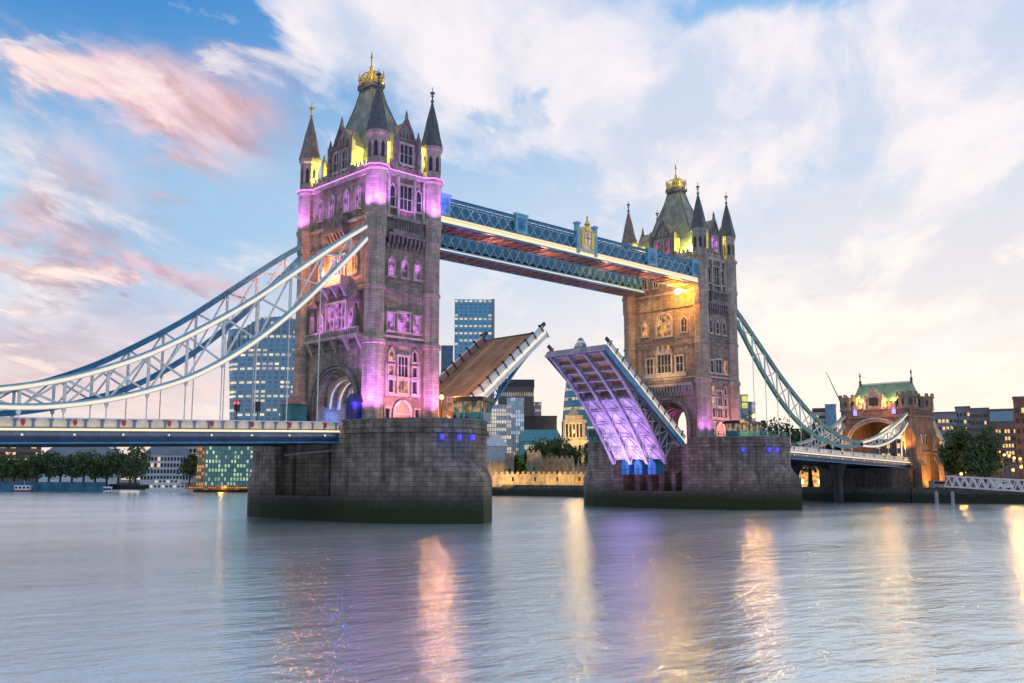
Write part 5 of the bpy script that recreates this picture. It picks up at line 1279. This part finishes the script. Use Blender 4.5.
castle('low gold wall section at the right end behind the outer wall', 572, 596, 466, 368, 5, group='fortress walls')
castle('pale crenellated hall with small lit windows above the fortress trees', 519, 542, 437, 430, 14, 'fortress_hall', 'hall')
for px_ in (492,507,521,536,551,566,580):
    p = at(px_, 483, 346); light('SPOT', (p.x,p.y,GZ+.6), (1700, 3600, 2200, 4200, 1500, 3000, 2400)[int(px_) % 7], (1,.58,.18), at(px_,470,352), .5, 140, 1.0)
for px_ in (495,560): p = at(px_,470,362); light('POINT', (p.x,p.y,6.5), 1100, (1,.6,.2), size=.6)
for i, (px_, dd, h, r, b_) in enumerate([(543,400,19,8,0),(556,395,22,9,0),(568,402,17,7,0),(552,385,13,5.5,1),(533,390,15,6,0),(496,384,15,5,0),(508,388,13,5,0),(518,384,12,4.6,0),(594,380,19,6,0)]):
    p = at(px_,470,dd)
    tree((p.x,p.y,GZ), h, r, 40+i, ['leftmost broad dark tree of the clump above the gold wall','tallest dark tree above the gold wall','dark tree at the right of the clump, beneath the gold tower','yellow lit tree in front of the dark clump above the gold wall','dark tree between the brown fortress tower and the clump','small dark tree behind the left inner fortress wall','middle of three small trees behind the left fortress wall','small tree nearest the brown fortress tower','dark tree squeezed beside the far pier'][i], 'trees by the fortress', n=3200, leaf=.85, mt=LEAFL if b_ else LEAF)
p = at(551,462,378); light('POINT', (p.x,p.y,7), 3500, (.85,1,.12), size=.6)

# left bank
block('office_block','brown office block with amber windows at the far left','office block',-6,40,441,620,30,BRN,win=(9,5,3,1.6,.45,14,4.2))
block('long_hall','long pale market hall with a slate roof behind the row of trees','hall',38,122,458,560,30,PALE,win=(22,2,1.8,2.4,.08,6.5,5.0),roof=(7,LEAD,8))
block('town_building','upper pale building with a ribbed roof behind the long hall','building',68,118,449,640,30,PALEW,win=(14,3,1.8,2.2,.1,14,4.6),roof=(5,PALE,8))
block('custom_house','pale classical building with three rows of windows, left of the lit glass front','building',141,192,455,520,30,PALE,win=(16,4,1.1,2.0,.10,2.6,3.3),roof=(4.6,LEAD,5))
block('town_building','cream building rising behind the classical one under the span','building',150,200,444,600,25,PALEW,win=(12,5,1.6,2.2,.15,6,4.4))
LG = curtain('glowing_green_glass',(.10,.22,.22),S(205,232,160),1.3,1.9,.55,.75,(.10,.22,.22),ms=.3,bandbias=.3,seg=1)
block('glass_building','glass front glowing green and amber just left of the near pier','glass building',205,249,440,420,25,LG)
block('glass_building','narrow bay glowing orange at the left of the green lit glass front','glass building',197,206,440,424,20,curtain('glowing_orange_glass',(.22,.14,.10),S(255,170,80),1.1,1.5,.5,.7,(.30,.22,.18)))
for i in range(12):
    px_ = 3+i*11.6; p = at(px_,470,478-i*1.5)
    tree((p.x,p.y,GZ), 14.6+1.8*math.sin(i*2.1), 7.2, 100+i, 'dark leafy plane tree, number %s from the left in the riverside row under the span' % ['one','two','three','four','five','six','seven','eight','nine','ten','eleven','twelve'][i], 'riverside row of plane trees', n=1700, leaf=1.1)
for px_, dd, h, r, lb in ((136,452,20,7.5,'tall dark tree at the left corner of the classical building'),(190,440,15,5.0,'small dark tree between the classical building and the lit glass front')):
    p = at(px_,470,dd); tree((p.x,p.y,GZ), h, r, int(px_), lb, n=1500, leaf=1.0)
A_ = at(0,488,470); B_ = at(104,488,452)
BLW = mat('blue_hoarding',(.03,.16,.26),.6,var=.25,scale=.2)
m = MB(); d_ = (B_-A_); d_.z = 0; d_.normalize(); n_ = Vector((d_.y,-d_.x,0)); A0 = Vector((A_.x,A_.y,WZ-.3)); B0 = Vector((B_.x,B_.y,WZ-.3))
m.slab([A0,B0,B0+Vector((0,0,4.8)),A0+Vector((0,0,4.8))], n_*-1.2)
tag(m.build('landing_stage', BLW), 'long blue painted landing stage below the riverside trees', 'landing stage')

def boat(px, py, L_, label, hull, cab, decks=1, rz=None, lit=False):
    o, d = CAM, at(px,py,1.0)-CAM; t = (WZ-o.z)/d.z; p = o+d*t; rz = -YAW+.05 if rz is None else rz
    e = empty('river_boat', (p.x,p.y,WZ), rz, label, 'boat'); Mx = WM[e.name]
    def T(m): m.v = [tuple(Mx @ Vector(q)) for q in m.v]; return m
    b = L_*.13; m = MB()
    P0 = [(-L_*.46,-b*.7),(L_*.36,-b*.7),(L_*.47,0),(L_*.36,b*.7),(-L_*.46,b*.7)]; P1 = [(-L_*.5,-b),(L_*.38,-b),(L_*.52,0),(L_*.38,b),(-L_*.5,b)]
    m.prism(P0,-.3,L_*.055+.2,P1); T(m).build('hull', hull, e); z = L_*.055+.2
    for k in range(decks):
        x0, x1 = -L_*.42+k*L_*.1, L_*.30-k*L_*.14; m = MB(); m.box(x0,x1,-b*.8,b*.8,z,z+2.1); T(m).build('cabin', cab, e)
        m = MB(); n = max(3,int((x1-x0)/1.6))
        for i in range(n): xx = x0+(x1-x0)*(i+.5)/n; m = MB(); m.box(xx-.5,xx+.5,-b*.8-.05,-b*.8,z+.7,z+1.6); T(m).build('window', P_WRM2 if lit and i%3 == 0 else GLASSD, e)
        m = MB(); m.box(x0-.3,x1+.5,-b*.9,b*.9,z+2.1,z+2.25); T(m).build('deck_roof', WHITEB, e); z += 2.25
    m = MB(); m.tube((0,0,z),(0,0,z+2.5),.08,5); T(m).build('mast', WHITE, e)
boat(171,492.0,22,'white passenger boat moored left of the amber lit pontoon',WHITE,WHITEB,2,lit=True)
boat(24,491.7,10,'small workboat with a red hull and pale cabin at the far left',mat('red_hull',(.28,.05,.06),.5),WHITEB,1)
boat(108,493,4.6,'little grey motor boat out on the water in front of the trees',GREYC,WHITEB,1)
# riverside pontoon restaurant
o_, d_ = CAM, at(222,492,1.0)-CAM; p = o_+d_*((WZ-o_.z)/d_.z)
e = empty('pontoon_cafe', (p.x,p.y,WZ), -YAW, 'amber lit pontoon cafe with a flat awning left of the near pier', 'pontoon cafe'); Mx = WM[e.name]
def T(m): m.v = [tuple(Mx @ Vector(q)) for q in m.v]; return m
m = MB(); m.box(-17,17,0,8,-.3,1.1); T(m).build('pontoon', DARK, e)
m = MB(); m.box(-16,16,.9,7,1.1,3.4); T(m).build('glazed_front', curtain('cafe_glass',(.3,.16,.08),S(255,170,70),1.0,.8,.5,.7,(.2,.12,.08),ms=.15), e)
m = MB(); m.box(-20,17,-.4,8,3.5,3.9); T(m).build('awning', LEAD, e)
for k in range(9): m = MB(); m.box(-16+k*4-.12,-16+k*4+.12,0,.25,1.1,3.5); T(m).build('post', WHITEB, e)
q_ = Mx @ Vector((0,-2,2.6)); light('POINT', q_, 500, (1,.5,.12), size=1.0)

# right bank: behind the far span
block('office_block','yellow and green panelled building just right of the far tower','office block',737,750,396,420,14,curtain('panel_glass',(.16,.30,.34),S(255,240,60),3,3,.55,.7,(.12,.2,.24),ms=.3))
block('office_block','slim dark striped tower beside the yellow and green panels','office block',750,757.5,403,430,12,curtain('striped_glass',(.10,.12,.18),S(230,230,240),2.5,2.4,.4,.5,(.30,.32,.38)))
block('tower_block','pale tower block left of the gatehouse','tower block',815,830,409,600,20,PALEW,win=(5,10,2,1.8,.1,8,4))
block('tower_block','blue glass tower joined to the pale block left of the gatehouse','tower block',828,839,405,596,22,curtain('blue_tower_glass',(.10,.20,.36),S(255,230,170),1.4,3.0,.15,.5,(.16,.26,.42)))
for i, (px_, dd, h, r) in enumerate([(758,300,20,8),(775,306,23,9.5),(793,300,21,9),(810,310,22,9),(828,304,18,8),(745,312,15,7)]):
    p = at(px_,470,dd); tree((p.x,p.y,GZ), h, r, 200+i, ['leftmost dark tree behind the far span','tallest dark tree behind the far span','third dark tree from the left behind the far span','dark tree behind the low point of the green chain','dark tree nearest the gatehouse behind the far span','lowest tree tucked behind the far control cabin'][i], 'trees behind the far span', n=1800, leaf=.9)
def crane():
    p = at(848,470,700); e = empty('tower_crane', (p.x,p.y,GZ), 0, 'distant tower crane with a raised jib left of the gatehouse', 'crane')
    b = at(842,405,700); t = at(826,372,700); m = MB()
    m.bar((b.x,b.y,GZ),(b.x,b.y,b.z),1.6,1.6); m.build('mast', mat('crane_paint',(.5,.46,.42),.5), e)
    m = MB()
    for k in (-.8,.8): m.bar((b.x,b.y,b.z+k),(t.x,t.y,t.z),.3,.3)
    for i in range(10): q = b+(t-b)*i/10; r_ = b+(t-b)*(i+1)/10; s_ = .8*(1-i/10); m.bar((q.x,q.y,q.z-s_),(r_.x,r_.y,r_.z+s_*.8),.2,.2)
    m.build('jib', bpy.data.materials['crane_paint'], e)
    m = MB(); q = b+(b-t)*.18; m.bar((b.x,b.y,b.z),(q.x,q.y,q.z),1.2,1.6); m.build('counter_jib', bpy.data.materials['crane_paint'], e)
crane()
# warm arcade seen under the far span
e_, W_, H_, T_ = block('riverside_arcade','golden lit arcade wall seen beneath the far span','arcade wall',788,852,463,345,8,CAS,parapet=False)
for k in range(6):
    x = -W_/2+W_*(k+.5)/6; m = MB(); pts = [(x-1.5,-.08,0),(x+1.5,-.08,0)]+[(x+1.5*math.cos(PI*i/8),-.08,3.0+1.5*math.sin(PI*i/8)) for i in range(9)]
    m.slab(pts,(0,.1,0)); T_(m).build('arch', pane_mat('arcade_glow_%s' % 'abcdef'[k], (1,.62,.22), .6, (.12,.07,.04)), e_)
for px_ in (800,820,838): p = at(px_,476,338); light('POINT', (p.x,p.y,4.0), 4200, (1,.60,.18), size=.6)
e = empty('span_pier', (131,0,WZ), 0, 'dark forked iron column under the far span', 'column')
for y in (-6,6):
    m = MB(); m.lathe((138,y,-3),[(1.1,0),(1.0,8),(1.4,9.5),(2.2,11.6)],12); m.build('column', DARK, e)
m = MB(); m.box(137,139,-7.5,7.5,8.4,8.85); m.build('cross_head', DARK, e)
# right bank: street, buildings, trees, gangway
block('stone_warehouse','grey block with amber windows right of the gatehouse','building',933,960,413,450,12,GREYC,win=(7,9,1.0,1.5,.4,5,3.4))
block('stone_warehouse','grey block with a raised attic behind the two round trees','building',959,974,407.5,455,12,GREYC,win=(4,10,.9,1.5,.3,5,3.4))
block('stone_warehouse','stone block with rows of small windows above the right hand tree','building',973,993,409,452,12,mat('mauve_stone',(.30,.26,.28),.8,var=.15,scale=.2),win=(7,10,.8,1.5,.25,5,3.3))
e_, W_, H_, T_ = block('glass_building','modern block with a wide blue glass attic at the right','glass building',992,1019,410,445,12,mat('brown_brick_far',(.26,.18,.17),.8,var=.2,scale=.3),win=(9,7,.8,1.6,.35,4,3.3))
m = MB(); m.box(-W_/2+.6,W_/2-.6,-.25,-.05,H_-5.2,H_-.6); T_(m).build('glass_attic', mat('attic_glass',(.22,.42,.56),.15), e_)
block('brick_tower','tall red brick building cut by the right edge','brick building',1018,1050,398,290,8,BRICK,win=(5,8,.9,1.5,.1,4,3.1))
for px_, dd, h, r, lb in ((963,252,16,6.2,'left of the two round dark trees beside the gatehouse'),(984,240,14.8,6.2,'right of the two round dark trees, above the white gangway')):
    p = at(px_,470,dd); tree((p.x,p.y,GZ), h, r, int(px_)+3, lb, 'two round trees by the gatehouse', n=9000, leaf=.62)
for i, (px_, py_, dd) in enumerate([(944,453,262),(999,452,300),(1004,455,285),(1009,456,275),(1014,458,262),(1020,459,250),(1013,470,236),(1021,467,228),(961,474,246),(846,474,330)]):
    p = at(px_,py_,dd); street_lamp(p.x,p.y,GZ,p.z-GZ-.35, BULB_O if i < 9 else BULB_Y, ['sodium street lamp between the gatehouse and the left round tree','highest street lamp of the row right of the round trees','second street lamp of the row right of the round trees','third street lamp of the row right of the round trees','fourth street lamp of the row right of the round trees','fifth street lamp of the row, near the brick building','low street lamp above the right part of the gangway','brightest low street lamp at the right edge above the gangway','low orange lamp under the round trees at the gangway end','pale lamp beneath the far span left of the abutment'][i], 'street lamps on the far quay', e_=600)
WG = mat('white_gangway_paint',(.72,.70,.74),.5,var=.1)
def gangway():
    a = at(948,484,222); b = at(1066,492,200); A_ = Vector((a.x,a.y,3.3)); B_ = Vector((b.x,b.y,2.0)); e = empty('gangway', A_, 0, 'white lattice gangway sloping down at the right', 'gangway')
    d = (B_-A_); n = Vector((-d.y,d.x,0)).normalized()*1.3
    for s in (-1,1):
        o = n*s
        for z in (0,2.3): m = MB(); m.bar(A_+o+Vector((0,0,z)),B_+o+Vector((0,0,z)),.26,.26); m.build('chord', WG, e)
        K = 26
        for k in range(K):
            p0 = A_+d*k/K+o; p1 = A_+d*(k+1)/K+o
            m = MB(); m.bar(p0+Vector((0,0,2.3 if k%2 else 0)), p1+Vector((0,0,0 if k%2 else 2.3)), .2,.2); m.build('brace', WG, e)
    m = MB(); m.slab([A_-n,A_+n,B_+n,B_-n],(0,0,-.15)); m.build('floor', STEEL, e)
gangway()
for i, px_ in enumerate((936,952)):
    p = at(px_,488,232); m = MB(); m.lathe((p.x,p.y,-4),[(.4,0),(.4,5.6),(.45,5.65),(.12,6.1)],10)
    tag(m.build('mooring_pile', GREYC), ['pale mooring pile at the water below the gatehouse','pale mooring pile at the foot of the white gangway'][i], 'mooring pile')
def car(px, dd, label, mt):
    p = at(px,482,dd); e = empty('parked_van', (p.x,p.y,GZ), -YAW+.3, label, 'van'); Mx = WM[e.name]
    def T(m): m.v = [tuple(Mx @ Vector(q)) for q in m.v]; return m
    m = MB(); pr = [(-2.4,.4),(2.4,.4),(2.4,1.2),(1.7,1.35),(1.2,2.1),(-2.3,2.2),(-2.4,1.2)]; m.slab([(x,-.95,z) for x,z in pr],(0,1.9,0)); T(m).build('body', mt, e)
    m = MB(); m.slab([(-2.1,-1.0,1.4),(1.5,-1.0,1.4),(1.1,-1.0,1.95),(-2.1,-1.0,1.95)],(0,2.0,0)); T(m).build('window', GLASSD, e)
    for x in (-1.5,1.5):
        for y in (-.98,.74): m = MB(); m.tube((x,y,.38),(x,y+.24,.38),.38,12); T(m).build('wheel', DARK, e)
car(939,246,'dark van parked against the orange lit foot of the gatehouse',GREYC)
car(1002,236,'pale van parked on the quay above the white gangway',WHITE)
